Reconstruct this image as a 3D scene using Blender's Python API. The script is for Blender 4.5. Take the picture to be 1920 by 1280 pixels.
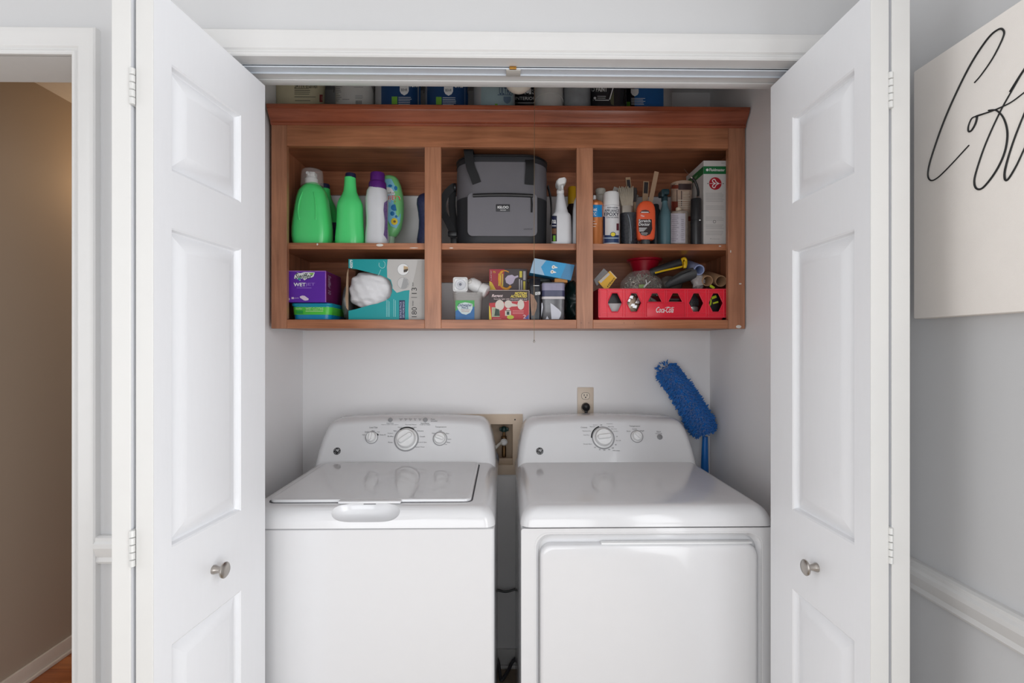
import bpy, bmesh, math, random
from mathutils import Vector, Matrix
from math import sin, cos, pi, radians, sqrt

for o in list(bpy.data.objects):
    bpy.data.objects.remove(o)
SC = bpy.context.scene
COL = SC.collection

# ------------------------------------------------------------------ camera, world, light, exposure
F, HZ, EYE = 950.0, 648.0, 1.36            # focal length in px of a 1920 px frame, horizon row, eye height
YAW = math.atan(15.0 / F)
cd = bpy.data.cameras.new('camera'); cam = bpy.data.objects.new('camera', cd); COL.objects.link(cam)
cam.location = (0, 0, EYE); cam.rotation_euler = (radians(90), 0, -YAW)
cd.sensor_width = 36.0; cd.lens = 36.0 * F / 1920.0; cd.shift_y = 8.0 / 1920.0; cd.clip_start = 0.02
SC.camera = cam

wd = bpy.data.worlds.new('world'); SC.world = wd; wd.use_nodes = True
wd.node_tree.nodes['Background'].inputs[0].default_value = (0.8, 0.88, 1.0, 1)
wd.node_tree.nodes['Background'].inputs[1].default_value = 0.5

def area(name, loc, rot, sx, sy, power, col=(1, 1, 1)):
    l = bpy.data.lights.new(name, 'AREA'); l.shape = 'RECTANGLE'; l.size = sx; l.size_y = sy
    l.energy = power; l.color = col
    o = bpy.data.objects.new(name, l); COL.objects.link(o); o.location = loc; o.rotation_euler = rot
    return o
area('window_light_right', (0.878, -0.32, 1.25), (radians(90), 0, radians(90)), 1.2, 1.9, 28, (0.95, 0.975, 1.0))
area('added_fill_left', (-2.76, 0.25, 1.3), (radians(90), 0, radians(-90)), 1.6, 1.9, 22, (0.95, 0.975, 1.0))  # added fill that brightens the right door and right wall, no known window
area('added_fill_front', (-0.45, -1.2, 1.15), (radians(90), 0, 0), 1.9, 1.5, 29, (0.95, 0.975, 1.0))  # added fill behind the camera, lifts the cabinet and closet interior
hl = bpy.data.lights.new('hall_lamp_light', 'POINT'); hl.energy = 2.2; hl.color = (1.0, 0.62, 0.30); hl.shadow_soft_size = 0.06
ho = bpy.data.objects.new('hall_lamp_light', hl); COL.objects.link(ho); ho.location = (-1.72, 2.52, 2.12)
area('hall_fill_light', (-1.45, 3.3, 2.40), (0, 0, 0), 0.4, 0.4, 3.0, (1.0, 0.92, 0.82))
vs = SC.view_settings
SC.display_settings.display_device = 'sRGB'
vs.view_transform = 'Standard'; vs.look = 'None'; vs.gamma = 1.0; vs.use_curve_mapping = False
vs.exposure = 0.0

# ------------------------------------------------------------------ helpers
R = random.Random(7)
def W(px, py, Y):
    cx = (px - 960.0) / F; cz = -(py - HZ) / F
    xd = sin(YAW) + cx * cos(YAW); yd = cos(YAW) - cx * sin(YAW)
    k = Y / yd
    return Vector((xd * k, Y, EYE + cz * k))
def X(px, Y): return W(px, HZ, Y).x
def Z(py, Y, px=945): return W(px, py, Y).z
def rayplane(px, py, p, n):
    d = W(px, py, 1.0) - Vector((0, 0, EYE)); o = Vector((0, 0, EYE))
    t = (Vector(p) - o).dot(n) / d.dot(n)
    return o + d * t

def lin(c):
    c = c / 255.0
    return c / 12.92 if c <= 0.04045 else ((c + 0.055) / 1.055) ** 2.4
MATS = {}
def M(name, rgb, rough=0.5, metal=0.0, var=0.05, vs=25.0, bump=0.0, bs=250.0, alpha=1.0, coat=0.0, spec=0.5, stretch=None, sheen=0.0):
    if name in MATS: return MATS[name]
    m = bpy.data.materials.new(name); m.use_nodes = True; MATS[name] = m
    nt = m.node_tree; p = nt.nodes['Principled BSDF']
    c = [lin(v) for v in rgb]
    tc = nt.nodes.new('ShaderNodeTexCoord'); mp = nt.nodes.new('ShaderNodeMapping')
    nt.links.new(tc.outputs['Object'], mp.inputs[0])
    if stretch: mp.inputs['Scale'].default_value = stretch
    nz = nt.nodes.new('ShaderNodeTexNoise'); nz.inputs['Scale'].default_value = vs; nz.inputs['Detail'].default_value = 4
    nt.links.new(mp.outputs[0], nz.inputs['Vector'])
    mx = nt.nodes.new('ShaderNodeMix'); mx.data_type = 'RGBA'
    mx.inputs[6].default_value = [max(0, v * (1 - var)) for v in c] + [1]
    mx.inputs[7].default_value = [min(1, v * (1 + var)) for v in c] + [1]
    nt.links.new(nz.outputs['Fac'], mx.inputs[0]); nt.links.new(mx.outputs[2], p.inputs['Base Color'])
    p.inputs['Roughness'].default_value = rough; p.inputs['Metallic'].default_value = metal
    p.inputs['Alpha'].default_value = alpha; p.inputs['Coat Weight'].default_value = coat
    p.inputs['Specular IOR Level'].default_value = spec
    if sheen: p.inputs['Sheen Weight'].default_value = sheen
    if bump:
        n2 = nt.nodes.new('ShaderNodeTexNoise'); n2.inputs['Scale'].default_value = bs; n2.inputs['Detail'].default_value = 3
        nt.links.new(mp.outputs[0], n2.inputs['Vector'])
        bp = nt.nodes.new('ShaderNodeBump'); bp.inputs['Strength'].default_value = bump; bp.inputs['Distance'].default_value = 0.002
        nt.links.new(n2.outputs['Fac'], bp.inputs['Height']); nt.links.new(bp.outputs[0], p.inputs['Normal'])
    return m
def wood(name, rgb, dark, axis, rough=0.33, sc=9.0):
    if name in MATS: return MATS[name]
    m = bpy.data.materials.new(name); m.use_nodes = True; MATS[name] = m
    nt = m.node_tree; p = nt.nodes['Principled BSDF']
    tc = nt.nodes.new('ShaderNodeTexCoord'); mp = nt.nodes.new('ShaderNodeMapping')
    s = [sc * 6, sc * 6, sc * 6]; s['xyz'.index(axis)] = sc * 0.35
    mp.inputs['Scale'].default_value = s
    nt.links.new(tc.outputs['Object'], mp.inputs[0])
    nz = nt.nodes.new('ShaderNodeTexNoise'); nz.inputs['Scale'].default_value = 1.0; nz.inputs['Detail'].default_value = 8
    nz.inputs['Roughness'].default_value = 0.62; nz.inputs['Distortion'].default_value = 0.7
    nt.links.new(mp.outputs[0], nz.inputs['Vector'])
    n2 = nt.nodes.new('ShaderNodeTexNoise'); n2.inputs['Scale'].default_value = 5.0; n2.inputs['Detail'].default_value = 2
    nt.links.new(tc.outputs['Object'], n2.inputs['Vector'])
    ad = nt.nodes.new('ShaderNodeMath'); ad.operation = 'MULTIPLY_ADD'; ad.inputs[1].default_value = 0.6
    nt.links.new(n2.outputs['Fac'], ad.inputs[0]); nt.links.new(nz.outputs['Fac'], ad.inputs[2])
    cr = nt.nodes.new('ShaderNodeValToRGB')
    cr.color_ramp.elements[0].position = 0.55; cr.color_ramp.elements[0].color = [lin(v) for v in dark] + [1]
    cr.color_ramp.elements[1].position = 0.98; cr.color_ramp.elements[1].color = [lin(v) for v in rgb] + [1]
    nt.links.new(ad.outputs[0], cr.inputs[0]); nt.links.new(cr.outputs[0], p.inputs['Base Color'])
    p.inputs['Roughness'].default_value = rough
    bp = nt.nodes.new('ShaderNodeBump'); bp.inputs['Strength'].default_value = 0.12; bp.inputs['Distance'].default_value = 0.001
    nt.links.new(nz.outputs['Fac'], bp.inputs['Height']); nt.links.new(bp.outputs[0], p.inputs['Normal'])
    return m
def clear(name, rgb, alpha, rough=0.12):
    return M(name, rgb, rough=rough, alpha=alpha, var=0.02)

def rrect(hw, hd, r, n=4, cx=0, cy=0):
    r = max(min(r, hw * 0.999, hd * 0.999), 1e-5); out = []
    for q, (sx, sy) in enumerate(((1, 1), (-1, 1), (-1, -1), (1, -1))):
        for i in range(n + 1):
            a = q * pi / 2 + i * pi / 2 / n
            out.append((cx + sx * (hw - r) + r * cos(a), cy + sy * (hd - r) + r * sin(a)))
    return out
def _mesh_from_curve(cu):
    ob = bpy.data.objects.new('tmp', cu)
    me = bpy.data.meshes.new_from_object(ob)
    vs_ = [tuple(v.co) for v in me.vertices]; fs_ = [list(p.vertices) for p in me.polygons]
    bpy.data.objects.remove(ob); bpy.data.meshes.remove(me); bpy.data.curves.remove(cu)
    return vs_, fs_
def fill2d(polys, h=0.0):
    cu = bpy.data.curves.new('tmp', 'CURVE'); cu.dimensions = '2D'; cu.fill_mode = 'BOTH'; cu.extrude = h / 2
    for pl in polys:
        s = cu.splines.new('POLY'); s.points.add(len(pl) - 1); s.use_cyclic_u = True
        for pt, (a, b_) in zip(s.points, pl): pt.co = (a, b_, 0, 1)
    return _mesh_from_curve(cu)
TXT = {}
def text2d(s, shear=0.0, bold=0.0, space=1.0):
    k = (s, shear, bold, space)
    if k not in TXT:
        cu = bpy.data.curves.new('tmp', 'FONT'); cu.body = s; cu.shear = shear; cu.offset = bold
        cu.resolution_u = 3; cu.space_character = space
        v, f = _mesh_from_curve(cu)
        xs = [p[0] for p in v]; ys = [p[1] for p in v]
        x0, x1, y0, y1 = min(xs), max(xs), min(ys), max(ys)
        TXT[k] = ([((p[0] - x0) / (x1 - x0), (p[1] - y0) / (y1 - y0)) for p in v], f)
    return TXT[k]

OFF = {}
class B:
    def __init__(s): s.v = []; s.f = []
    def raw(s, vs_, fs_):
        o = len(s.v); s.v += [tuple(v) for v in vs_]; s.f += [[i + o for i in f] for f in fs_]; return s
    def box(s, x0, x1, y0, y1, z0, z1, r=0.0, seg=2):
        x0, x1 = min(x0, x1), max(x0, x1); y0, y1 = min(y0, y1), max(y0, y1); z0, z1 = min(z0, z1), max(z0, z1)
        bm = bmesh.new(); bmesh.ops.create_cube(bm, size=1)
        for v in bm.verts:
            v.co = Vector(((x0 + x1) / 2 + v.co.x * (x1 - x0), (y0 + y1) / 2 + v.co.y * (y1 - y0), (z0 + z1) / 2 + v.co.z * (z1 - z0)))
        if r > 0:
            r = min(r, (x1 - x0) * 0.45, (y1 - y0) * 0.45, (z1 - z0) * 0.45)
            bmesh.ops.bevel(bm, geom=bm.edges[:], offset=r, segments=seg, profile=0.5, affect='EDGES')
        bm.verts.index_update()
        s.raw([v.co[:] for v in bm.verts], [[v.index for v in f.verts] for f in bm.faces]); bm.free(); return s
    def loft(s, loops, cap0=True, cap1=True, closed=True):
        n = len(loops[0]); vs_ = [p for l in loops for p in l]; fs_ = []
        for k in range(len(loops) - 1):
            for i in range(n if closed else n - 1):
                j = (i + 1) % n
                fs_.append([k * n + i, k * n + j, (k + 1) * n + j, (k + 1) * n + i])
        if cap0: fs_.append(list(range(n)))
        if cap1: fs_.append([(len(loops) - 1) * n + i for i in range(n)])
        return s.raw(vs_, fs_)
    def rloft(s, secs, cx=0, cy=0, n=4, cap0=True, cap1=True):
        return s.loft([[(p[0], p[1], c[0]) for p in rrect(c[1], c[2], c[3], n, cx + (c[4] if len(c) > 4 else 0), cy + (c[5] if len(c) > 5 else 0))] for c in secs], cap0, cap1)
    def lathe(s, prof, cx=0, cy=0, n=24, sx=1, sy=1, cap0=True, cap1=True):
        return s.loft([[(cx + max(r, 1e-5) * sx * cos(2 * pi * i / n), cy + max(r, 1e-5) * sy * sin(2 * pi * i / n), z) for i in range(n)] for r, z in prof], cap0, cap1)
    def lathe_on(s, prof, o, axis, n=20):
        q = Vector((0, 0, 1)).rotation_difference(Vector(axis).normalized()); o = Vector(o)
        return s.loft([[tuple(o + q @ Vector((max(r, 1e-5) * cos(2 * pi * i / n), max(r, 1e-5) * sin(2 * pi * i / n), z))) for i in range(n)] for r, z in prof])
    def tube(s, pts, r, n=8, flat=1.0, up=None):
        pts = [Vector(p) for p in pts]; loops = []
        rs = r if isinstance(r, (list, tuple)) else [r] * len(pts)
        pn = None
        for i, p in enumerate(pts):
            t = (pts[min(i + 1, len(pts) - 1)] - pts[max(i - 1, 0)]).normalized()
            if pn is None:
                a = Vector(up) if up else (Vector((0, 0, 1)) if abs(t.z) < 0.9 else Vector((1, 0, 0)))
            else: a = pn
            nn = (a - t * a.dot(t)).normalized(); pn = nn; bb = t.cross(nn)
            loops.append([tuple(p + (nn * cos(2 * pi * k / n) * flat + bb * sin(2 * pi * k / n)) * rs[i]) for k in range(n)])
        return s.loft(loops)
    def strap(s, pts, w, t, wdir):
        pts = [Vector(p) for p in pts]; wd_ = Vector(wdir).normalized(); loops = []
        for i, p in enumerate(pts):
            tg = (pts[min(i + 1, len(pts) - 1)] - pts[max(i - 1, 0)]).normalized()
            w2 = (wd_ - tg * wd_.dot(tg)).normalized(); nn = tg.cross(w2)
            loops.append([tuple(p + w2 * a * w / 2 + nn * b_ * t / 2) for a, b_ in ((-1, -1), (1, -1), (1, 1), (-1, 1))])
        return s.loft(loops)
    def plate(s, polys, h, fn):
        v, f = fill2d(polys, h); return s.raw([fn(*p) for p in v], f)
    def plateY(s, polys, y0, y1):            # (x,z) outlines made solid between y0 and y1
        return s.plate(polys, abs(y1 - y0), lambda a, b_, c: (a, (y0 + y1) / 2 + c, b_))
    def text(s, t, x0, x1, z0, z1, y, shear=0.0, bold=0.0, rot=0, space=1.0):
        v, f = text2d(t, shear, bold, space); out = []
        for a, b_ in v:
            if rot == 90: a, b_ = 1 - b_, a
            elif rot == 180: a, b_ = 1 - a, 1 - b_
            elif rot == -90: a, b_ = b_, 1 - a
            out.append((x0 + a * (x1 - x0), y, z0 + b_ * (z1 - z0)))
        return s.raw(out, f)
    def patch(s, x0, x1, z0, z1, y, nx=10, nz=1):
        vs_ = [(x0 + (x1 - x0) * i / nx, y, z0 + (z1 - z0) * j / nz) for j in range(nz + 1) for i in range(nx + 1)]
        fs_ = [[j * (nx + 1) + i, j * (nx + 1) + i + 1, (j + 1) * (nx + 1) + i + 1, (j + 1) * (nx + 1) + i] for j in range(nz) for i in range(nx)]
        return s.raw(vs_, fs_)
    def disc(s, cx, cz, rx, rz, y, n=20):
        return s.poly([(cx + rx * cos(2 * pi * i / n), cz + rz * sin(2 * pi * i / n)) for i in range(n)], y)
    def poly(s, pts, y, cuts=8):             # flat print cut into upright strips so it can follow a rounded face
        xs = [p[0] for p in pts]; a0, a1 = min(xs), max(xs); rows = []; m = len(pts)
        us = sorted(set([a0 + (a1 - a0) * (0.002 + 0.996 * i / cuts) for i in range(cuts + 1)] + [x for x in xs if a0 + 1e-5 < x < a1 - 1e-5]))
        for u in us:
            zs = []
            for i in range(m):
                (xa, za), (xb, zb) = pts[i], pts[(i + 1) % m]
                if xa != xb and min(xa, xb) <= u <= max(xa, xb): zs.append(za + (zb - za) * (u - xa) / (xb - xa))
            if zs: rows.append((u, min(zs), max(zs)))
        vs_ = [q for u, lo, hi in rows for q in ((u, y, lo), (u, y, hi))]
        return s.raw(vs_, [[2 * i, 2 * i + 2, 2 * i + 3, 2 * i + 1] for i in range(len(rows) - 1)])
    def xf(s, fn, i0=0): s.v = s.v[:i0] + [tuple(fn(*p)) for p in s.v[i0:]]; return s
    def curve_on(s, cx, cy, hw, hd, eps=0.0006, r=None, keep=True):
        # lay flat print, drawn at depth cy, onto the rounded front of a can (ellipse) or bottle (rounded rectangle of corner radius r)
        def dep(x):
            if r is None:
                k = max(-0.985, min(0.985, (x - cx) / hw)); return cy - (hd + eps) * sqrt(1 - k * k)
            e = min(abs(x - cx) - (hw - r), r * 0.98)
            return cy - eps - (hd if e <= 0 else hd - r + sqrt(r * r - e * e))
        def fn(x, y, z):
            x2 = x
            if keep:
                for _ in range(3): x2 = x * dep(x2) / cy
            y2 = dep(x2); return (x2, y2, EYE + (z - EYE) * (y2 / cy if keep else 1.0))
        return s.xf(fn)
    def obj(s, name, mat, parent=None, label=None, smooth=True, kind=None, ang=38, recalc=True):
        me = bpy.data.meshes.new(name); off = OFF.get(parent, Vector((0, 0, 0))) if parent else Vector((0, 0, 0))
        me.from_pydata([tuple(Vector(v) - off) for v in s.v], [], s.f)
        if recalc:
            bm = bmesh.new(); bm.from_mesh(me); bmesh.ops.recalc_face_normals(bm, faces=bm.faces[:]); bm.to_mesh(me); bm.free()
        if smooth: me.shade_smooth(); me.set_sharp_from_angle(angle=radians(ang))
        me.materials.append(mat)
        o = bpy.data.objects.new(name, me); COL.objects.link(o)
        if parent: o.parent = parent; OFF[o] = off
        if label: o['label'] = label
        if kind: o['kind'] = kind
        return o
def thing(name, label, cat, loc, group=None, kind=None):
    o = bpy.data.objects.new(name, None); COL.objects.link(o); o.location = loc; o.empty_display_size = 0.05
    o['label'] = label
    if kind: o['kind'] = kind
    else: o['category'] = cat
    if group: o['group'] = group
    OFF[o] = Vector(loc); return o
def cut(o, cutter_b):
    c = cutter_b.obj('cutter', o.data.materials[0]); c.location = OFF.get(o, Vector((0, 0, 0))) * -1
    par = o.parent; o.parent = None
    md = o.modifiers.new('b', 'BOOLEAN'); md.operation = 'DIFFERENCE'; md.object = c; md.solver = 'EXACT'
    dg = bpy.context.evaluated_depsgraph_get(); dg.update()
    me = bpy.data.meshes.new_from_object(o.evaluated_get(dg))
    o.modifiers.clear(); o.data = me; o.parent = par
    me.shade_smooth(); me.set_sharp_from_angle(angle=radians(38))
    bpy.data.objects.remove(c)
def smoothpath(pts, n=6):
    pts = [Vector(p) for p in pts]; out = []
    for i in range(len(pts) - 1):
        p0 = pts[max(i - 1, 0)]; p1 = pts[i]; p2 = pts[i + 1]; p3 = pts[min(i + 2, len(pts) - 1)]
        for k in range(n):
            t = k / n
            out.append(0.5 * ((2 * p1) + (p2 - p0) * t + (2 * p0 - 5 * p1 + 4 * p2 - p3) * t * t + (3 * p1 - p0 - 3 * p2 + p3) * t ** 3))
    out.append(pts[-1]); return out
def blob(cx, cy, cz, rx, ry, rz, amp=0.12, seed=0, n=14, m=18, pw=1.0):
    rr = random.Random(seed); ph = [(rr.uniform(1, 5), rr.uniform(1, 5), rr.uniform(0, 6)) for _ in range(6)]
    b = B(); loops = []
    for i in range(n + 1):
        th = pi * i / n; l = []
        for j in range(m):
            a = 2 * pi * j / m
            d = 1 + amp * sum(sin(u * th * 2 + w * round(v) * 0 + round(v) * a + w) for u, v, w in ph) / 3
            st = abs(sin(th)) ** pw; l.append((cx + rx * d * st * cos(a), cy + ry * d * st * sin(a), cz + rz * d * cos(th)))
        loops.append(l)
    b.loft(loops); return b

WHITE = M('white_trim_paint', (212, 211, 210), 0.34, var=0.02)
DOORW = M('white_door_paint', (238, 239, 242), 0.38, var=0.015, bump=0.06, bs=60, stretch=(6, 6, 0.6))
WALL = M('pale_grey_wall_paint', (200, 200, 201), 0.6, var=0.02, vs=4, bump=0.05, bs=300)
CLOSET = M('closet_wall_paint', (242, 241, 242), 0.6, var=0.03, vs=3, bump=0.05, bs=300)
HALLW = M('beige_hall_paint', (184, 170, 155), 0.65, var=0.03, vs=3, bump=0.05, bs=300)
ENAMEL = M('white_appliance_enamel', (224, 224, 226), 0.16, var=0.01, coat=0.3)
PLASTW = M('white_plastic', (236, 236, 236), 0.3, var=0.01)
DARK = M('dark_rubber', (22, 22, 24), 0.6)
BLACK = M('black_plastic', (24, 24, 27), 0.4)
INK = M('black_ink', (20, 20, 22), 0.6)
GREYINK = M('grey_ink', (72, 73, 77), 0.6)
WHITEINK = M('white_ink', (238, 238, 238), 0.5)
STEEL = M('brushed_nickel', (176, 170, 164), 0.28, metal=1.0, var=0.08, vs=60)
BRASS = M('brass', (190, 140, 70), 0.3, metal=1.0)
WIRE = M('galvanised_wire', (150, 150, 150), 0.35, metal=1.0)
# ------------------------------------------------------------------ the setting
YB, YF, YI = 2.15, 1.22, 1.34            # closet back wall, face and back of the front wall
XL, XR = X(568, YB), X(1331, YB)         # closet side walls
OL, OR_, ZH = -0.760, 0.782, 2.047       # closet opening
DR = X(127, 1.2); DL = -1.80             # hall doorway
RW = 0.888                               # kitchen right wall
def struct(b, name, mat, parent=None, **k):
    o = b.obj(name, mat, parent, **k)
    if parent is None: o['kind'] = 'structure'
    return o
fl = struct(B().box(-3.0, 1.1, -5.3, 4.2, -0.10, 0.0), 'floor', M('worn_oak_floor', (168, 150, 130), 0.55, var=0.25, vs=14))
pm = [wood('oak_plank_a', (206, 128, 72), (150, 84, 44), 'x', 0.3, 5), wood('oak_plank_b', (190, 112, 62), (140, 76, 40), 'x', 0.3, 5)]
for i in range(22):
    y0 = 1.30 + i * 0.085; xs = [-1.905, -1.905 + R.uniform(0.35, 0.6), -0.98]
    for k in range(2):
        B().box(xs[k] + 0.0008, xs[k + 1] - 0.0008, y0 + 0.0008, y0 + 0.0842, 0.0, 0.008, 0.0008, 1).obj('plank', pm[(i + k) % 2], fl)
struct(B().box(-3.0, 1.1, -5.3, 4.2, 2.44, 2.54), 'ceiling', M('ceiling_white', (235, 235, 235), 0.7))
struct(B().box(DR, OL - 0.018, YF, YI, 0, 2.44).box(OL - 0.018, OR_ + 0.018, YF, YI, ZH + 0.018, 2.44).box(OR_ + 0.018, 1.0, YF, YI, 0, 2.44)
       .box(DL, DR, YF, YI, ZH + 0.018, 2.44).box(-3.0, DL, YF, YI, 0, 2.44), 'wall_front', WALL, smooth=False)
struct(B().box(RW, RW + 0.11, -5.1, YF, 0, 2.44), 'wall_right', WALL)
struct(B().box(-2.9, -2.79, -5.1, YF, 0, 2.44), 'wall_left', WALL)
struct(B().box(-2.9, 1.0, -5.2, -5.1, 0, 2.44), 'wall_rear', WALL)
# closet shell; the back wall leaves the hole of the laundry box open
bx0, bx1, bz0, bz1 = X(868, YB), X(963, YB), Z(872, YB), Z(793, YB)
struct(B().box(XL - 0.1, XR + 0.1, YB, YB + 0.11, bz1, 2.44).box(XL - 0.1, XR + 0.1, YB, YB + 0.11, 0, bz0)
       .box(XL - 0.1, bx0, YB, YB + 0.11, bz0, bz1).box(bx1, XR + 0.1, YB, YB + 0.11, bz0, bz1), 'wall_closet_back', CLOSET, smooth=False)
struct(B().box(XL - 0.1, XL, YI, YB, 0, 2.44), 'wall_closet_left', CLOSET)
struct(B().box(XR, XR + 0.1, YI, YB, 0, 2.44), 'wall_closet_right', CLOSET)
struct(B().box(XL, XR, YB - 0.012, YB, 0, 0.078, 0.003).box(XL, XR, YB - 0.022, YB - 0.012, 0, 0.016, 0.004), 'baseboard_back', WHITE)
# hall beyond the doorway
HLX = -1.925
struct(B().box(HLX - 0.1, HLX, YI, 4.1, 0, 2.44), 'wall_hall_left', HALLW)
struct(B().box(HLX, -0.95, 4.0, 4.1, 0, 2.44), 'wall_hall_end', HALLW)
struct(B().box(XL - 0.11, XL - 0.1, YI, YB + 0.11, 0, 2.44).box(XL - 0.11, XL - 0.1, YB + 0.11, 4.0, 0, 2.44), 'wall_hall_right', HALLW)
struct(B().box(HLX, HLX + 0.012, YI, 4.0, 0.0, 0.076, 0.003).box(HLX + 0.012, HLX + 0.024, YI, 4.0, 0.008, 0.024, 0.004), 'baseboard_hall', M('hall_trim', (222, 212, 202), 0.4))
# casings
CAS = [(0.0, 0.0), (0.0, 0.009), (0.003, 0.0115), (0.008, 0.0115), (0.011, 0.0085), (0.0145, 0.0085), (0.018, 0.0125), (0.022, 0.0135), (0.046, 0.0165), (0.052, 0.0185), (0.057, 0.0185), (0.060, 0.015), (0.060, 0.0)]
def casing(x0, x1, zt, y):
    b = B(); pts = [((x0, 0), (-1, 0)), ((x0, zt), (-1, 1)), ((x1, zt), (1, 1)), ((x1, 0), (1, 0))]
    b.loft([[(p[0] + d[0] * u, y - v, p[1] + d[1] * u) for u, v in CAS] for p, d in pts]); return b
struct(casing(OL + 0.004 - 0.0, OR_ - 0.004, ZH, YF), 'trim_1', WHITE, ang=20)
struct(casing(DL, DR, ZH, YF), 'trim_2', WHITE, ang=20)
struct(B().box(OL - 0.018, OL, YF, YI, 0, ZH).box(OR_, OR_ + 0.018, YF, YI, 0, ZH).box(OL - 0.018, OR_ + 0.018, YF, YI, ZH, ZH + 0.018)
       .box(OL, OR_, YI - 0.028, YI, ZH - 0.004, ZH, 0.002), 'trim_3', WHITE)
struct(B().box(DR - 0.001, DR + 0.017, YF - 0.001, YI + 0.001, 0, ZH).box(DL - 0.017, DL, YF - 0.001, YI + 0.001, 0, ZH).box(DL - 0.017, DR + 0.017, YF - 0.001, YI + 0.001, ZH, ZH + 0.018), 'trim_4', WHITE)
RAIL = [(0.0, 0.0), (0.0, 0.010), (0.006, 0.014), (0.016, 0.012), (0.022, 0.015), (0.040, 0.022), (0.050, 0.022), (0.055, 0.017), (0.063, 0.017), (0.066, 0.010), (0.066, 0.0)]
def rail_x(x0, x1, z0, y): return B().loft([[(x, y - v, z0 + u) for u, v in RAIL] for x in (x0, x1)])
def rail_y(y0, y1, z0, x): return B().loft([[(x - v, y, z0 + u) for u, v in RAIL] for y in (y0, y1)])
struct(rail_x(DR - 0.06 + 0.12, OL - 0.056, Z(1060, 1.2, 190), YF), 'trim_5', WHITE, ang=20)
struct(rail_y(-5.09, YF, Z(1092, 1.11, 1705) - 0.0, RW), 'trim_6', WHITE, ang=20)
# bifold track with its latch
tr = struct(B().box(OL + 0.002, OR_ - 0.002, 1.247, 1.251, ZH - 0.006, ZH, 0.0008).box(OL + 0.002, OR_ - 0.002, 1.277, 1.281, ZH - 0.006, ZH, 0.0008).box(OL + 0.002, OR_ - 0.002, 1.247, 1.281, ZH - 0.003, ZH), 'trim_7', M('painted_track_steel', (206, 212, 220), 0.35))
B().box(X(949, 1.26), X(976, 1.26), 1.249, 1.279, ZH - 0.008, ZH - 0.003, 0.001).obj('latch_plate', M('painted_metal', (190, 186, 180), 0.4), tr)
B().box(X(955, 1.26), X(968, 1.26), 1.243, 1.2475, ZH - 0.008, ZH - 0.001, 0.001).obj('latch', BRASS, tr, label='brass catch in the door track')

# ------------------------------------------------------------------ bifold doors
ZT = 2.024; ZB0 = 0.014; LT = 0.034
PZ = [(0.971, 1.588), (1.697, 1.903), (0.20, 0.784)]
def leaf(near, deep, side, nrm, u0f, u1f, flip=False):
    """one door leaf; near/deep are the two bottom ends of its face line, nrm the direction the face looks"""
    n2 = Vector(near); d2 = Vector(deep); L = (d2 - n2).length; t = (d2 - n2) / L
    nn = Vector((-t.y, t.x)) if nrm * (-t.y) > 0 else Vector((t.y, -t.x))
    def P(u, z, w): q = n2 + t * u + nn * w; return (q.x, q.y, z)
    us = [0, u0f * L, u1f * L, L]; zs = sorted([ZB0, ZT] + [z for p in PZ for z in p]); b = B()
    for i in range(3):
        for j in range(len(zs) - 1):
            a0, a1, c0, c1 = us[i], us[i + 1], zs[j], zs[j + 1]
            if i == 1 and (c0, c1) in PZ:
                prof = [(0, 0), (0.0035, -0.0025), (0.006, -0.0105), (0.0095, -0.012), (0.0115, -0.0110), (0.041, -0.0015), (0.044, -0.0010)]
                loops = [[P(a0 + q, c0 + q, w), P(a1 - q, c0 + q, w), P(a1 - q, c1 - q, w), P(a0 + q, c1 - q, w)] for q, w in prof]

                b.loft([[tuple(p) for p in l] for l in loops], False, True)
            else:
                b.raw([P(a0, c0, 0), P(a1, c0, 0), P(a1, c1, 0), P(a0, c1, 0)], [[0, 1, 2, 3]])
    e = 0.0015
    lo = lambda w, k: [P(-0 + k, ZB0 + k, w), P(L - k, ZB0 + k, w), P(L - k, ZT - k, w), P(k, ZT - k, w)]
    b.loft([lo(0, 0), lo(-LT, 0)], False, True)
    return b, P, L
EDGEP = M('dimmed_edge_paint', (214, 213, 211), 0.5, var=0.03, vs=12)  # door paint made greyer to tone down the strong light on leaf edges
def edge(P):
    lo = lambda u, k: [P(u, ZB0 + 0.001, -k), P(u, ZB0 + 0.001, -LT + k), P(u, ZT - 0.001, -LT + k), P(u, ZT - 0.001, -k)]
    return B().loft([lo(0.0, 0.0), lo(-0.0008, 0.0), lo(-0.0018, 0.0012)], False, True)
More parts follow.
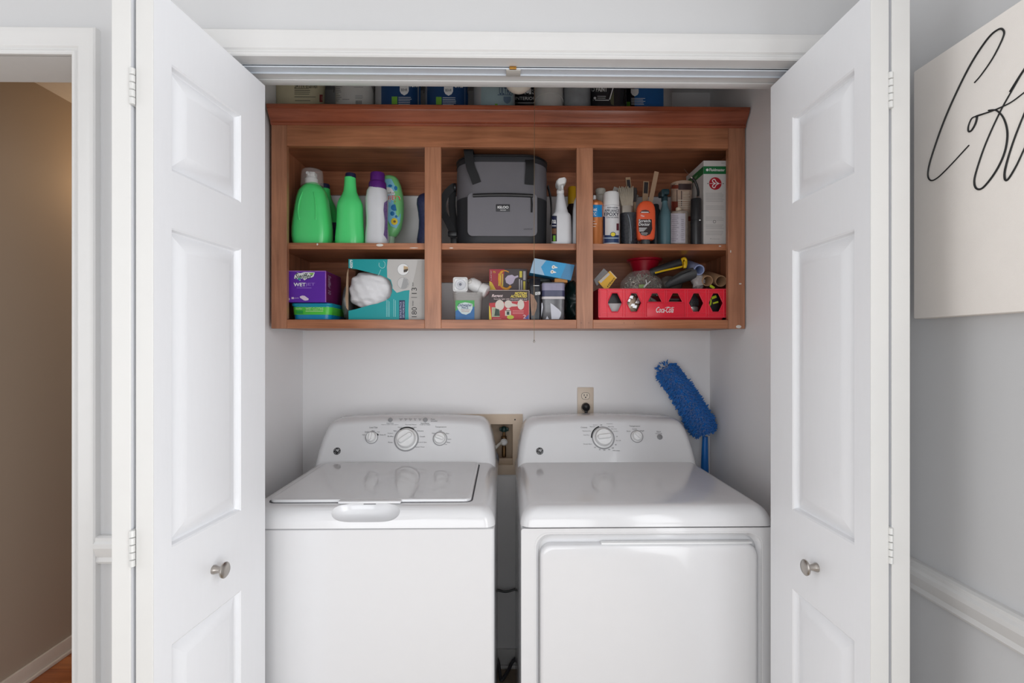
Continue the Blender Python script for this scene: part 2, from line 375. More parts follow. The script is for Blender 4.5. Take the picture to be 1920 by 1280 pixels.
def bifold(name, label, near, deep, nrm, anear, adeep, leaf_label):
    root = thing(name, label, None, (near[0], near[1], 0), kind='structure')
    bB, P, L = leaf(near, deep, 0, nrm, 0.122, 0.724)
    bB.obj('door_leaf', DOORW, root, ang=25)
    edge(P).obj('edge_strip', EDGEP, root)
    bA, PA, LA = leaf(anear, adeep, 0, nrm, 0.16, 0.80)
    bA.obj('door_leaf', DOORW, root, ang=25)
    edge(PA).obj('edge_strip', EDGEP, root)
    hx = (near[0] - nrm * LT + anear[0]) / 2
    for z in (1.836, 0.988, 0.22):
        h = B(); hh = 0.068
        for k in range(5):
            z0 = z - hh / 2 + k * hh / 5
            h.lathe([(0.003, z0 + 0.0004), (0.0048, z0 + 0.0012), (0.0048, z0 + hh / 5 - 0.0012), (0.003, z0 + hh / 5 - 0.0004)], hx, near[1] - 0.002, 12)
        h.box(hx - 0.0022, hx + 0.0022, near[1] - 0.001, near[1] + 0.03, z - hh / 2, z + hh / 2)
        h.obj('hinge', M('painted_hinge', (214, 214, 212), 0.35, metal=0.2), root)
    u = 0.454 * L; o = P(u, 0.8755, 0); ax = Vector(P(u, 0.8755, 1)) - Vector(o)
    B().lathe_on([(0.0, 0), (0.0095, 0.0), (0.0095, 0.003), (0.0085, 0.006), (0.0062, 0.014), (0.0062, 0.019), (0.013, 0.0215), (0.0165, 0.024), (0.0170, 0.027), (0.014, 0.0295), (0.006, 0.031), (0, 0.0312)], o, ax, 28).obj('knob', STEEL, root, label='brushed nickel knob')
    return root
yn, yd = 0.943, 1.3045
bifold('door_1', 'white panelled bifold closet door folded open on the left of the washer', (X(288, yn), yn), (X(497, yd), yd), 1, (X(246, yn), yn), (X(246, yn) - 0.012, yd), '')
yn2, yd2 = 0.935, 1.292
bifold('door_2', 'white panelled bifold closet door folded open on the right of the dryer', (X(1632, yn2), yn2), (X(1445, yd2), yd2), -1, (X(1671, yn2), yn2), (X(1671, yn2) + 0.010, yd2), '')

# ------------------------------------------------------------------ picture on the right wall
cxp = RW - 0.036; yc0 = cxp * 950 / (1722 - 945); zc0, zc1 = 1.416, 1.930
can_ = thing('wall_canvas', 'pale canvas print with a handwritten black word hanging on the right wall', 'picture', (RW, 0.65, zc0))
B().box(cxp, RW, 0.33, yc0, zc0, zc1, 0.003).obj('canvas', M('canvas_print', (244, 238, 232), 0.8, var=0.02, bump=0.15, bs=900), can_)
strokes = [[(1827,155),(1840,140),(1862,108),(1880,72),(1882,58),(1872,55),(1850,75),(1815,130),(1775,215),(1748,290),(1740,325),(1745,338),(1758,333),(1780,312),(1817,272)],
           [(1830,218),(1822,222),(1816,236),(1816,246),(1822,244),(1829,232),(1832,220),(1830,218),(1842,214),(1865,206),(1895,192),(1922,172)],
           [(1935,108),(1914,140),(1893,172)],
           [(1925,122),(1900,165),(1875,210),(1848,270),(1831,320),(1827,342),(1832,354),(1845,350),(1868,320),(1884,285),(1889,250),(1882,222),(1868,207),(1853,207),(1862,206)],
           [(1960,118),(1930,190),(1902,260),(1886,312),(1884,334),(1890,336),(1905,312),(1920,280),(1938,240)]]
lt = B()
for st in strokes:
    pts = []
    for px, py in st:
        q = rayplane(px, py, (cxp - 0.0008, 0, 0), Vector((1, 0, 0))); pts.append(q)
    sp = smoothpath(pts, 6); n = len(sp)
    lt.tube(sp, [0.0012 + 0.0006 * sin(pi * i / (n - 1)) ** 2 for i in range(n)], 6, flat=1.0)
for k in range(2):                                                    # the rest of the word, beyond the frame
    y0 = 0.70 - k * 0.12
    lt.tube(smoothpath([Vector((cxp - 0.0006, y0 - 0.09 * t + 0.035 * cos(t * 7), 1.70 + 0.028 * sin(t * 7))) for t in [i / 10 for i in range(11)]], 3), 0.0014, 6)
lt.obj('lettering', INK, can_, label='black handwritten lettering')
# ------------------------------------------------------------------ washer and dryer
YFR = 1.355; ZS = 0.872; ZD = 0.925; YK = 1.885; KS = 0.42
def console_out(hw, top, n=8):
    """half-trapezoid console outline (x,z) with rounded shoulders and a slight crown, counted from the deck"""
    pts = [(hw, -0.03), (hw, 0.0), (hw - 0.006, 0.05), (hw - 0.016, 0.095)]
    for i in range(1, n + 1):
        a = (pi / 2 - 0.12) * i / n
        pts.append((hw - 0.020 - 0.055 * (1 - cos(a)), 0.098 + 0.055 * sin(a)))
    x1 = pts[-1][0]
    z1 = pts[-1][1]
    for k in range(1, 9): pts.append((x1 * (1 - k / 8), z1 + 0.009 * (1 - (1 - k / 8) ** 2)))
    return pts + [(-x, z) for x, z in reversed(pts[:-1])]
def appliance(name, label, cat, xc):
    root = thing(name, label, cat, (xc, YFR, 0)); hw = 0.343
    top = B(); secs = []
    for k in range(9):
        a = k / 8 * pi / 2
        secs.append((ZS + 0.002 + (ZD - ZS - 0.002) * sin(a), hw - 0.042 * (1 - cos(a)) + 0.001, 0.375 - 0.040 * (1 - cos(a)) + 0.001, 0.030))
    secs.append((ZD + 0.0005, hw - 0.062, 0.375 - 0.06, 0.02))
    top.rloft([(ZS + 0.0005, hw - 0.004, 0.371, 0.03)] + secs, xc, YFR + 0.375, 6)
    tp = top.obj('top_panel', ENAMEL, root, ang=50)
    con = B(); out = console_out(hw - 0.006, 0)
    fy = lambda z: YK + KS * z
    def lp(ins, dy, back=None):
        l = []
        for x, z in out:
            k = 1 - ins / 0.30; zz = z - ins if z > 0 else z
            l.append((xc + x * k, (fy(zz) + dy) if back is None else back, ZD + zz))
        return l
    con.loft([lp(0.004, 0, 2.075), lp(0, 0, 2.055), lp(0, 0.030), lp(0.003, 0.016), lp(0.009, 0.006), lp(0.016, 0.001), lp(0.022, 0.0)])
    con.obj('console', ENAMEL, root, ang=60)
    nrm = Vector((0, -1, KS)).normalized(); upv = Vector((0, KS, 1)).normalized()
    P = lambda px, py, e=0.0: rayplane(px, py, (0, YK, ZD), nrm) + nrm * e
    def knob(px, py, r, h, ang, nm, lab=None):
        o = P(px, py); q = Matrix((Vector((1, 0, 0)), upv, nrm)).transposed()
        k = B().lathe([(r * 1.16, -0.001), (r * 1.16, 0.002), (r * 1.05, 0.004), (r, 0.0045), (r * 0.93, h * 0.55), (r * 0.86, h * 0.68), (0, h * 0.68)], 0, 0, 32)
        i0 = len(k.v); k.rloft([(h * 0.5, r * 0.80, r * 0.30, r * 0.3), (h * 0.92, r * 0.76, r * 0.24, r * 0.24), (h, r * 0.70, r * 0.18, r * 0.18)], 0, 0, 5)
        k.xf(lambda x, y, z: (x * cos(ang) - y * sin(ang), x * sin(ang) + y * cos(ang), z), i0)
        k.xf(lambda x, y, z: tuple(o + q @ Vector((x, y, z))))
        kb = k.obj(nm, PLASTW, root, lab)
        rg = B(); n = 40
        rg.loft([[tuple(o + q @ Vector((rr_ * cos(2 * pi * i / n), rr_ * sin(2 * pi * i / n), zz))) for i in range(n)] for rr_, zz in ((r * 1.17, 0.0002), (r * 1.17, 0.0012), (r * 1.30, 0.0012), (r * 1.30, 0.0002))], False, False)
        rg.obj('dial_ring', M('dial_grey', (150, 150, 153), 0.4), kb)
        return o, q
    def word(b, t, px0, px1, py, hpx):
        a = P(px0, py, 0.0007); c = P(px1, py, 0.0007); h = hpx * a.y / F
        v, f = text2d(t, 0, 0.0)
        b.raw([tuple(a + (c - a) * u + upv * (w - 0.5) * h) for u, w in v], f)
    def badge(px, py, r):
        o = P(px, py); q = Matrix((Vector((1, 0, 0)), upv, nrm)).transposed()
        g = B().lathe([(r, -0.0005), (r, 0.0012), (r * 0.94, 0.0016), (0, 0.0016)], 0, 0, 32).xf(lambda x, y, z: tuple(o + q @ Vector((x, y, z))))
        gb = g.obj('badge', M('badge_black', (30, 31, 34), 0.3), root)
        v, f = text2d('ge', 0.3, 0.02); w = B()
        w.raw([tuple(o + q @ Vector(((u - 0.5) * r * 1.0, (t - 0.5) * r * 0.95, 0.0021))) for u, t in v], f)
        for k in range(4):
            a0 = k * pi / 2 + 0.35
            w.tube([tuple(o + q @ Vector((r * (0.84 - 0.10 * sin(t * pi)) * cos(a0 + t * 1.2), r * (0.84 - 0.10 * sin(t * pi)) * sin(a0 + t * 1.2), 0.0017))) for t in [i / 8 for i in range(9)]], 0.0005, 5)
        w.obj('monogram', M('badge_silver', (205, 205, 207), 0.3), gb)
    def button(px, py, r):
        o = P(px, py); q = Matrix((Vector((1, 0, 0)), upv, nrm)).transposed()
        B().lathe([(r, -0.0005), (r, 0.0015), (r * 0.85, 0.0026), (0, 0.0028)], 0, 0, 24).xf(lambda x, y, z: tuple(o + q @ Vector((x, y, z)))).obj('push_button', M('button_grey', (140, 140, 142), 0.4), root)
    def arc(b, px, py, r, a0, a1, th, n=14):
        o = P(px, py, 0.0008); q = Matrix((Vector((1, 0, 0)), upv, nrm)).transposed(); vs_ = []
        for i in range(n + 1):
            a = a0 + (a1 - a0) * i / n
            for rr_ in (r, r + th): vs_.append(tuple(o + q @ Vector((rr_ * cos(a), rr_ * sin(a), 0.0008))))
        b.raw(vs_, [[2 * i, 2 * i + 1, 2 * i + 3, 2 * i + 2] for i in range(n)])
    return root, tp, knob, word, badge, button, arc, P
# washer
xw = X(686, YFR)
wr, wtop, knob, word, badge, button, arc, P = appliance('washing_machine', 'white top-loading washing machine with a flat lid and three console knobs', 'washing machine', xw)
cut(wtop, blob(xw - 0.004, YFR + 0.003, ZD - 0.004, 0.095, 0.052, 0.031, 0.0, 1, 24, 48, 0.42))
bd = B().rloft([(0.03, 0.342, 0.371, 0.012), (ZS - 0.003, 0.342, 0.371, 0.012), (ZS - 0.001, 0.339, 0.368, 0.012)], xw, YFR + 0.372, 4); bd.obj('cabinet_body', ENAMEL, wr)
for sx in (-1, 1):
    for yy in (YFR + 0.06, YFR + 0.68): B().lathe([(0.022, 0), (0.022, 0.012), (0.012, 0.014), (0.012, 0.032)], xw + sx * 0.29, yy, 16).obj('foot', DARK, wr)
lx0, lx1, ly0, ly1 = xw - 0.284, xw + 0.276, 1.412, 1.862
lcx, lcy, lhw, lhd = (lx0 + lx1) / 2, (ly0 + ly1) / 2, (lx1 - lx0) / 2, (ly1 - ly0) / 2
B().rloft([(ZD - 0.004, lhw + 0.004, lhd + 0.003, 0.022), (ZD + 0.0014, lhw + 0.004, lhd + 0.003, 0.022)], lcx, lcy, 6).obj('lid_gap', M('seam_grey', (70, 70, 74), 0.6), wr)
lid = B().rloft([(ZD + 0.0012, lhw, lhd, 0.02), (ZD + 0.0065, lhw, lhd, 0.02), (ZD + 0.0085, lhw - 0.0012, lhd - 0.0012, 0.02), (ZD + 0.0092, lhw - 0.004, lhd - 0.004, 0.018), (ZD + 0.0086, lhw - 0.010, lhd - 0.010, 0.014)], lcx, lcy, 6).obj('lid', M('lid_enamel', (222, 222, 224), 0.09, var=0.01, coat=0.5), wr)
B().box(xw - 0.088, xw + 0.084, ly0 - 0.016, ly0 + 0.004, ZD + 0.001, ZD + 0.0085, 0.003).obj('lid_grip', ENAMEL, lid)
wl = B()
for t, a, c, y, h in [('Load Size', 693, 708, 801, 3.2), ('Small', 684, 691, 809.5, 2.4), ('Med', 697, 702, 807.5, 2.2), ('Large', 707, 712, 809.5, 2.4), ('Super', 679, 685, 815, 2.4), ('Precise Fill', 712, 723, 815, 2.4),
                      ('Temperature', 816, 837, 800.5, 3.2), ('Cold', 823, 828, 807, 2.4), ('Warm', 836, 842, 812.5, 2.4), ('Hot', 810, 816, 812, 2.6), ('Colors', 838, 846, 823, 2.2), ('Whites', 837, 844, 829, 2.2), ('Tap', 833, 838, 833, 2.2),
                      ('Deep Rinse', 725, 738, 793.5, 2.6), ('Hold to select rinse option', 715, 747, 796, 1.8), ('Start/Pause', 789, 805, 793.5, 2.6), ('Hold to reset', 787, 807, 796, 1.8),
                      ('Soak', 749, 755, 785, 2), ('Wash', 758, 764, 785, 2), ('Rinse', 767, 773, 785, 2), ('Spin', 776, 781, 785, 2), ('Done', 785, 790, 785, 2), ('Power', 808, 816, 785.5, 2.2), ('Lid Locked', 808, 820, 789, 2.2),
                      ('Normal Heavy', 760, 781, 796, 2.6), ('Heavy', 746, 754, 801, 2.6), ('Light', 773, 781, 801, 2.6), ('Medium', 738, 744, 807.5, 2.4), ('Colors', 727, 737, 812, 1.8), ('Bulky', 727, 738, 818, 2.6), ('Rinse', 728, 736, 829, 2.4),
                      ('Delicates', 782, 794, 807.5, 2.4), ('Casuals', 787, 797, 818, 2.4), ('Drain & Spin', 784, 800, 829, 2.4), ('Speed Wash', 779, 796, 838, 2.4)]: word(wl, t, a, c, y, h)
for k in range(5): word(wl, '*', 750 + k * 9, 753 + k * 9, 787.5, 2)
wl.obj('lettering', GREYINK, wr, smooth=False)
knob(697, 820, 0.0185, 0.03, 1.45, 'load_size_knob'); knob(762, 823, 0.036, 0.034, 0.62, 'cycle_knob'); knob(825, 822, 0.021, 0.026, -0.35, 'temperature_knob')
wa = B(); arc(wa, 762, 823, 0.0425, 0.95, 2.2, 0.005); wa.obj('dial_arc', INK, wr)
wa = B(); arc(wa, 697, 820, 0.023, 0.3, 0.6, 0.004, 3); wa.obj('dial_arc', INK, wr)
button(732, 787, 0.0085); button(797.5, 787, 0.0085); badge(632, 845.5, 0.0135)
# dryer
xd_ = X(1216, YFR)
dr, dtop, knob, word, badge, button, arc, P = appliance('tumble_dryer', 'white tumble dryer with a front door and a two-knob console', 'tumble dryer', xd_)
hx0, hx1, hz0, hz1 = X(1005, YFR), X(1429, YFR), 0.16, Z(1001, YFR, 1216)
body = B().rloft([(0.03, 0.342, 0.36, 0.008), (ZS - 0.003, 0.342, 0.36, 0.008), (ZS - 0.001, 0.339, 0.357, 0.008)], xd_, YFR + 0.384, 4); body.obj('cabinet_body', ENAMEL, dr)
hole = [(x, z) for x, z in rrect((hx1 - hx0) / 2, (hz1 - hz0) / 2, 0.038, 8, (hx0 + hx1) / 2, (hz0 + hz1) / 2)]
outer = [(x, z) for x, z in rrect(0.342, (ZS - 0.033) / 2, 0.006, 3, xd_, 0.03 + (ZS - 0.033) / 2)]
fp = B().plateY([outer, hole], YFR + 0.004, YFR + 0.0235)
n = len(hole); inner = lambda ins, y: [(x, y, z) for x, z in rrect((hx1 - hx0) / 2 - ins, (hz1 - hz0) / 2 - ins, 0.038, 8, (hx0 + hx1) / 2, (hz0 + hz1) / 2)]
fp.loft([inner(-0.004, YFR + 0.0036), inner(-0.001, YFR + 0.0048), inner(0.002, YFR + 0.009), inner(0.009, YFR + 0.0205)], False, False)
fp.obj('front_panel', ENAMEL, dr, ang=30)
dx0, dx1, dz0, dz1 = X(1013, YFR), X(1421, YFR), 0.175, Z(1021, YFR, 1216)
def dl(ins, y, r=0.03): return [(x, y, z) for x, z in rrect((dx1 - dx0) / 2 - ins, (dz1 - dz0) / 2 - ins, r, 8, (dx0 + dx1) / 2, (dz0 + dz1) / 2)]
ddoor = B().loft([dl(0, YFR + 0.0232), dl(0, YFR + 0.006), dl(0.0012, YFR + 0.001), dl(0.004, YFR - 0.002), dl(0.010, YFR - 0.003), dl(0.03, YFR - 0.0034)]).obj('dryer_door', ENAMEL, dr, ang=60)
B().box(X(1128, YFR), X(1412, YFR), YFR + 0.004, YFR + 0.021, dz1 - 0.001, dz1 + 0.004, 0.0015).obj('door_grip', PLASTW, ddoor)
for sx in (-1, 1):
    for yy in (YFR + 0.08, YFR + 0.68): B().lathe([(0.022, 0), (0.022, 0.012), (0.012, 0.014), (0.012, 0.032)], xd_ + sx * 0.29, yy, 16).obj('foot', DARK, dr)
dlt = B()
for t, a, c, y, h in [('Temperature', 1180, 1200, 799, 3.2), ('Low', 1186, 1194, 804, 2.6), ('Extra Low', 1175, 1182, 808, 2.6), ('High', 1200, 1208, 807.5, 2.8), ('Start', 1231, 1239, 809, 3), ('Press & hold', 1229, 1241, 812.5, 1.8),
                      ('Cottons', 1089, 1101, 801, 2.8), ('More Dry', 1106, 1116, 800, 2.4), ('Energy Saver', 1112, 1121, 796.5, 1.8), ('Off', 1125, 1129, 796.5, 2.2), ('Timed Dry', 1137, 1149, 794.5, 1.8), ('Optimum Dry', 1092, 1108, 808, 2.4), ('Less Dry', 1094, 1105, 815.5, 2.4),
                      ('Damp Alert', 1094, 1110, 832.5, 2.4), ('More Dry', 1140, 1151, 800, 2.4), ('Easy Care', 1146, 1156, 804, 2.4), ('Less Dry', 1150, 1159, 808.5, 2.2), ('Off', 1155, 1158, 818, 2.2), ('Dry Off', 1155, 1164, 826, 2.4), ('80', 1153, 1156, 833.5, 2.4), ('60', 1147, 1151, 839.5, 2.4),
                      ('40', 1140, 1144, 842.5, 2.4), ('30', 1131, 1135, 843.5, 2.4), ('20', 1123, 1126, 842.5, 2.4), ('10', 1114, 1117, 838.5, 2.4), ('Minutes', 1149, 1162, 844.5, 1.9)]: word(dlt, t, a, c, y, h)
dlt.obj('lettering', GREYINK, dr, smooth=False)
knob(1131, 820.5, 0.0335, 0.034, 0.12, 'cycle_knob'); knob(1194, 818, 0.0185, 0.026, 2.3, 'temperature_knob')
da = B(); arc(da, 1131, 820.5, 0.0425, 1.85, 3.15, 0.0045); da.obj('dial_arc', INK, dr)
button(1237, 819, 0.0105); badge(1012, 845.5, 0.0135)

# ------------------------------------------------------------------ things on the closet wall and in the gap
BEI = M('beige_plastic', (206, 186, 164), 0.45)
lb = thing('laundry_outlet_box', 'beige recessed laundry outlet box on the wall between the machines', 'outlet box', (X(915, YB), YB, Z(890, YB)))
x0, x1, z0, z1 = X(849, YB), X(980, YB), Z(889, YB), Z(776, YB)
ho_ = [(bx0 + 0.003, bz0 + 0.003), (bx1 - 0.003, bz0 + 0.003), (bx1 - 0.003, bz1 - 0.003), (bx0 + 0.003, bz1 - 0.003)]
B().plateY([[(x0, z0), (x1, z0), (x1, z1), (x0, z1)], ho_], YB - 0.007, YB - 0.0005).obj('frame', BEI, lb, smooth=False)
B().box(bx0 + 0.002, bx0 + 0.005, YB - 0.001, YB + 0.085, bz0 + 0.002, bz1 - 0.002).box(bx1 - 0.005, bx1 - 0.002, YB - 0.001, YB + 0.085, bz0 + 0.002, bz1 - 0.002).box(bx0 + 0.002, bx1 - 0.002, YB + 0.082, YB + 0.086, bz0 + 0.002, bz1 - 0.002).box(bx0 + 0.002, bx1 - 0.002, YB - 0.001, YB + 0.085, bz0 + 0.002, bz0 + 0.005).box(bx0 + 0.002, bx1 - 0.002, YB - 0.001, YB + 0.085, bz1 - 0.005, bz1 - 0.002).box(bx0 + 0.005, bx1 - 0.005, YB - 0.002, YB + 0.004, bz0 + 0.005, bz0 + 0.03, 0.002).obj('recess', M('beige_plastic_dull', (186, 164, 140), 0.55), lb)
B().disc(X(965.5, YB), Z(786, YB), 0.0032, 0.0032, YB - 0.0076, 12).obj('screw', INK, lb)
vx = X(945, YB); vy = YB + 0.045
vz = lambda py: Z(py, vy)
v_ = thing('water_valve', 'brass water valve with a green handle inside the beige outlet box', 'valve', (vx, vy, vz(858)))
B().lathe([(0.009, vz(856)), (0.009, vz(838)), (0.007, vz(836)), (0.007, vz(826)), (0.012, vz(825)), (0.012, vz(818)), (0.006, vz(816)), (0.005, vz(808))], vx, vy, 14).obj('valve_body', M('old_brass', (120, 92, 60), 0.4, metal=0.8), v_)
B().box(vx - 0.02, vx + 0.02, vy - 0.005, vy + 0.005, vz(808), vz(801), 0.003).lathe([(0.011, vz(809)), (0.013, vz(806)), (0.011, vz(801)), (0.006, vz(799))], vx, vy, 14).obj('handle', M('dark_green_metal', (24, 60, 58), 0.4), v_)
B().lathe_on([(0.007, -0.012), (0.0145, 0), (0.0150, 0.016), (0.0125, 0.018), (0.0105, 0.012), (0.0, 0.010)], (vx, vy - 0.012, vz(827)), (0, -1, 0.1), 18).obj('outlet', WHITE, v_)
hs = thing('water_hose', 'grey water hose hanging from the white fitting in the outlet box', 'hose', (X(925, YB), YB - 0.02, Z(880, YB)))
hp = smoothpath([(vx - 0.012, vy - 0.018, vz(828)), (X(934, YB), YB + 0.0, Z(834, YB)), (X(924, YB), YB - 0.03, Z(842, YB)), (X(915, YB), YB - 0.045, Z(850, YB))], 6)
B().tube(hp, 0.0068, 10).obj('fitting', M('pale_plastic', (214, 212, 205), 0.4), hs)
B().tube(smoothpath([(X(924, YB), YB - 0.012, Z(842, YB)), (X(931, YB), YB - 0.02, Z(854, YB)), (X(930, YB), YB - 0.02, Z(868, YB)), (X(924, YB), YB - 0.025, Z(890, YB)), (X(915, YB), YB - 0.03, Z(930, YB))], 6), 0.010, 10).obj('hose', M('braided_hose', (110, 112, 120), 0.45, var=0.3, vs=200), hs)
# wall outlet
ou = thing('wall_outlet', 'ivory wall outlet above the dryer with one black plug in it', 'outlet', (X(1097, YB), YB, Z(777, YB)))
ox, oz0, oz1 = X(1097.5, YB), Z(789, YB), Z(726, YB)
B().box(ox - 0.0345, ox + 0.0345, YB - 0.006, YB - 0.0003, oz0, oz1, 0.003).obj('cover_plate', M('ivory_plastic', (214, 198, 180), 0.4), ou)
for py in (742, 764):
    zc = Z(py, YB); f_ = B().rloft([(0, 0.0165, 0.0135, 0.011), (0.002, 0.0165, 0.0135, 0.011)], 0, 0, 5).xf(lambda x, y, z: (ox + x, YB - 0.006 - z, zc + y)).obj('receptacle', M('ivory_face', (222, 208, 190), 0.35), ou)
    B().rloft([(0, 0.0178, 0.0148, 0.012), (0.0006, 0.0178, 0.0148, 0.012)], 0, 0, 5).xf(lambda x, y, z: (ox + x, YB - 0.006 - z, zc + y)).obj('receptacle_gap', DARK, f_)
    B().box(ox - 0.0075, ox - 0.0050, YB - 0.0086, YB - 0.0078, zc - 0.001, zc + 0.008).box(ox + 0.0050, ox + 0.0075, YB - 0.0086, YB - 0.0078, zc - 0.001, zc + 0.008).disc(ox, zc - 0.006, 0.003, 0.003, YB - 0.0083, 10).obj('slots', INK, f_)
zp = Z(762, YB)
pl = thing('power_plug', 'black power plug in the lower socket above the dryer', 'plug', (ox, YB - 0.0085, zp))
B().lathe_on([(0.0, 0.0001), (0.017, 0.0001), (0.0175, 0.006), (0.016, 0.016), (0.009, 0.022), (0, 0.023)], (ox, YB - 0.0086, zp), (0, -1, 0), 20).obj('plug', BLACK, pl)
B().tube(smoothpath([(ox, YB - 0.020, zp + 0.002), (ox, YB - 0.0225, zp - 0.014), (ox, YB - 0.024, zp - 0.04), (ox, YB - 0.024, zp - 0.2)], 5), [0.0145, 0.0145, 0.014, 0.0125, 0.011, 0.0095] + [0.0065] * 10, 10).obj('cord', BLACK, pl)
pc = B().tube(smoothpath([(X(900, 2.13), 2.125, Z(1097, 2.13)), (X(930, 2.13), 2.125, Z(1104, 2.13)), (X(948, 2.13), 2.122, Z(1107, 2.13)), (X(965, 2.13), 2.125, Z(1104, 2.13)), (X(1000, 2.13), 2.125, Z(1094, 2.13))], 6), 0.0048, 8).obj('electric_cable', BLACK)
pc['label'] = 'black power cord sagging across the gap between the machines'; pc['category'] = 'cable'
fc = B().tube(smoothpath([(-0.045, 2.119, 0.07), (-0.026, 2.116, 0.045), (-0.018, 2.09, 0.018), (-0.014, 2.06, 0.0075), (-0.006, 2.055, 0.0075), (0.018, 2.09, 0.022), (0.034, 2.114, 0.04), (0.055, 2.118, 0.055)], 6), 0.007, 8).obj('drain_hose', M('grey_hose', (70, 70, 74), 0.5))
fc['label'] = 'grey hose lying on the floor at the bottom of the gap'; fc['category'] = 'hose'

# duster leaning in the back right corner
yd0 = 2.07
du = thing('microfibre_duster', 'blue fluffy microfibre duster leaning in the corner behind the dryer', 'duster', (X(1322, yd0), yd0, 0.0))
axis = [W(1322, 812, 2.075), W(1311, 788, 2.08), W(1292, 755, 2.085), W(1268, 718, 2.09), W(1246, 690, 2.095)]
axs = smoothpath(axis, 6); rad = [0.046 + 0.0 * i for i in range(len(axs))]
NB = len(axs)
def drad(i):
    t = i / (NB - 1); return 0.057 * (0.72 + 0.28 * sin(min(1, t * 4) * pi / 2)) * (1 - 0.22 * t) * (1 if t < 0.88 else sqrt(max(0.05, 1 - ((t - 0.88) / 0.13) ** 2)))
core = B().tube(axs, [drad(i) * 0.86 for i in range(NB)], 16, flat=0.9)
rr = random.Random(3)
for k in range(3600):
    i = rr.uniform(0, NB - 1.001); i0 = int(i); p = axs[i0].lerp(axs[i0 + 1], i - i0); t = (axs[i0 + 1] - axs[i0]).normalized()
    a = rr.uniform(0, 2 * pi); n1 = t.cross(Vector((0, 1, 0))).normalized(); n2 = t.cross(n1)
    d = n1 * cos(a) + n2 * sin(a)
    if k % 14 == 0 and i > NB - 4: d = (d + t * 1.2).normalized()
    r_ = drad(i0)
    base = p + d * r_ * 0.80; tip = p + d * r_ * rr.uniform(0.98, 1.14) + Vector((rr.uniform(-1, 1), rr.uniform(-1, 1), rr.uniform(-1.4, 0.4))) * 0.006
    mid = (base + tip) / 2 + Vector((rr.uniform(-1, 1), rr.uniform(-1, 1), rr.uniform(-1, 1))) * 0.003
    core.tube([base, mid, tip], [0.0022, 0.0027, 0.0014], 4)
core.obj('duster_head', M('blue_microfibre', (0, 108, 190), 0.9, var=0.35, vs=70, sheen=0.4), du, kind='stuff')
hb = W(1322, 818, 2.075)
B().tube([(X(1321, 2.07), 2.065, 0.012), (X(1321, 2.07), 2.068, 0.5), (X(1321.5, 2.07), 2.07, Z(900, 2.07)), (X(1321.5, 2.07), 2.071, Z(868, 2.07)), (hb.x, hb.y, hb.z)], [0.012, 0.012, 0.0165, 0.0145, 0.0115], 14).obj('handle', M('blue_plastic', (14, 104, 184), 0.35), du, label='smooth blue plastic handle')
# ------------------------------------------------------------------ wooden wall cabinet
YC = 1.823; YIN = YC + 0.02; CBK = YB - 0.004
cz0, czr, czt = Z(616, YC), Z(599, YC), Z(276, YC); czc = Z(198, 1.79)
cl, cr = X(508.5, YC), X(1397, YC)
bx = [(X(537.5, YC), X(796, YC)), (X(827, YC), X(1081, YC)), (X(1112, YC), X(1365.5, YC))]
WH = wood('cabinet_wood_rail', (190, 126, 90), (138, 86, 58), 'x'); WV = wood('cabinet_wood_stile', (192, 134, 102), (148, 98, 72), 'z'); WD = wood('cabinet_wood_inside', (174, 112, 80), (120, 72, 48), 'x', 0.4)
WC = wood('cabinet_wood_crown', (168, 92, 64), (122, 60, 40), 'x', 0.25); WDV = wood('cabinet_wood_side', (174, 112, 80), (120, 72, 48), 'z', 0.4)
cb = thing('wall_cabinet', 'brown wooden open-front wall cabinet hung above the washer and dryer', 'cabinet', ((cl + cr) / 2, YB, cz0))
for a, c, nm in ((cl, bx[0][0], 'stile'), (bx[0][1], bx[1][0], 'mullion'), (bx[1][1], bx[2][0], 'mullion'), (bx[2][1], cr, 'stile')):
    B().box(a, c, YC, YIN, cz0, czt if nm == 'mullion' else czc - 0.02, 0.0012, 1).obj(nm, WV, cb)
B().box(bx[0][0], bx[2][1], YC, YIN, czt, czc - 0.02, 0.0012, 1).obj('top_rail', WH, cb)
for a, c in bx: B().box(a, c, YC + 0.0006, YIN, cz0 + 0.0004, czr, 0.0012, 1).obj('bottom_rail', WH, cb)
ctop = czc - 0.006
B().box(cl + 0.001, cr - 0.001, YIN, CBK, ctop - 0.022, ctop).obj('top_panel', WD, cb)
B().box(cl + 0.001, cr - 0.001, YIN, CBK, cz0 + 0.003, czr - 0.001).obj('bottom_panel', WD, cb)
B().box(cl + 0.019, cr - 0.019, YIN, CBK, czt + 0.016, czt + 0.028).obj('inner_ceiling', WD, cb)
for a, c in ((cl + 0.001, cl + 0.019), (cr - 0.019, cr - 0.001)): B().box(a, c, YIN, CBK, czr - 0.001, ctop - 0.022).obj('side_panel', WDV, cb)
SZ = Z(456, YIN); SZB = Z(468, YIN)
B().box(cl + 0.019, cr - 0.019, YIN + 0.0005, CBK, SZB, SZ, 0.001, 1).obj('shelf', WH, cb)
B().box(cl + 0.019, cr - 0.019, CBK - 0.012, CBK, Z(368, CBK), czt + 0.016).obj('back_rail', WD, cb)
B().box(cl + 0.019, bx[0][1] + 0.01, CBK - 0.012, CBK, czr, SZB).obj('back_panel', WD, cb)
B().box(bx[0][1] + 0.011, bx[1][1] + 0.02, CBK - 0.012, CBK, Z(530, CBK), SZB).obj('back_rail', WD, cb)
B().box(bx[1][1] + 0.021, cr - 0.019, CBK - 0.012, CBK, czr, SZB).obj('back_panel', WD, cb)
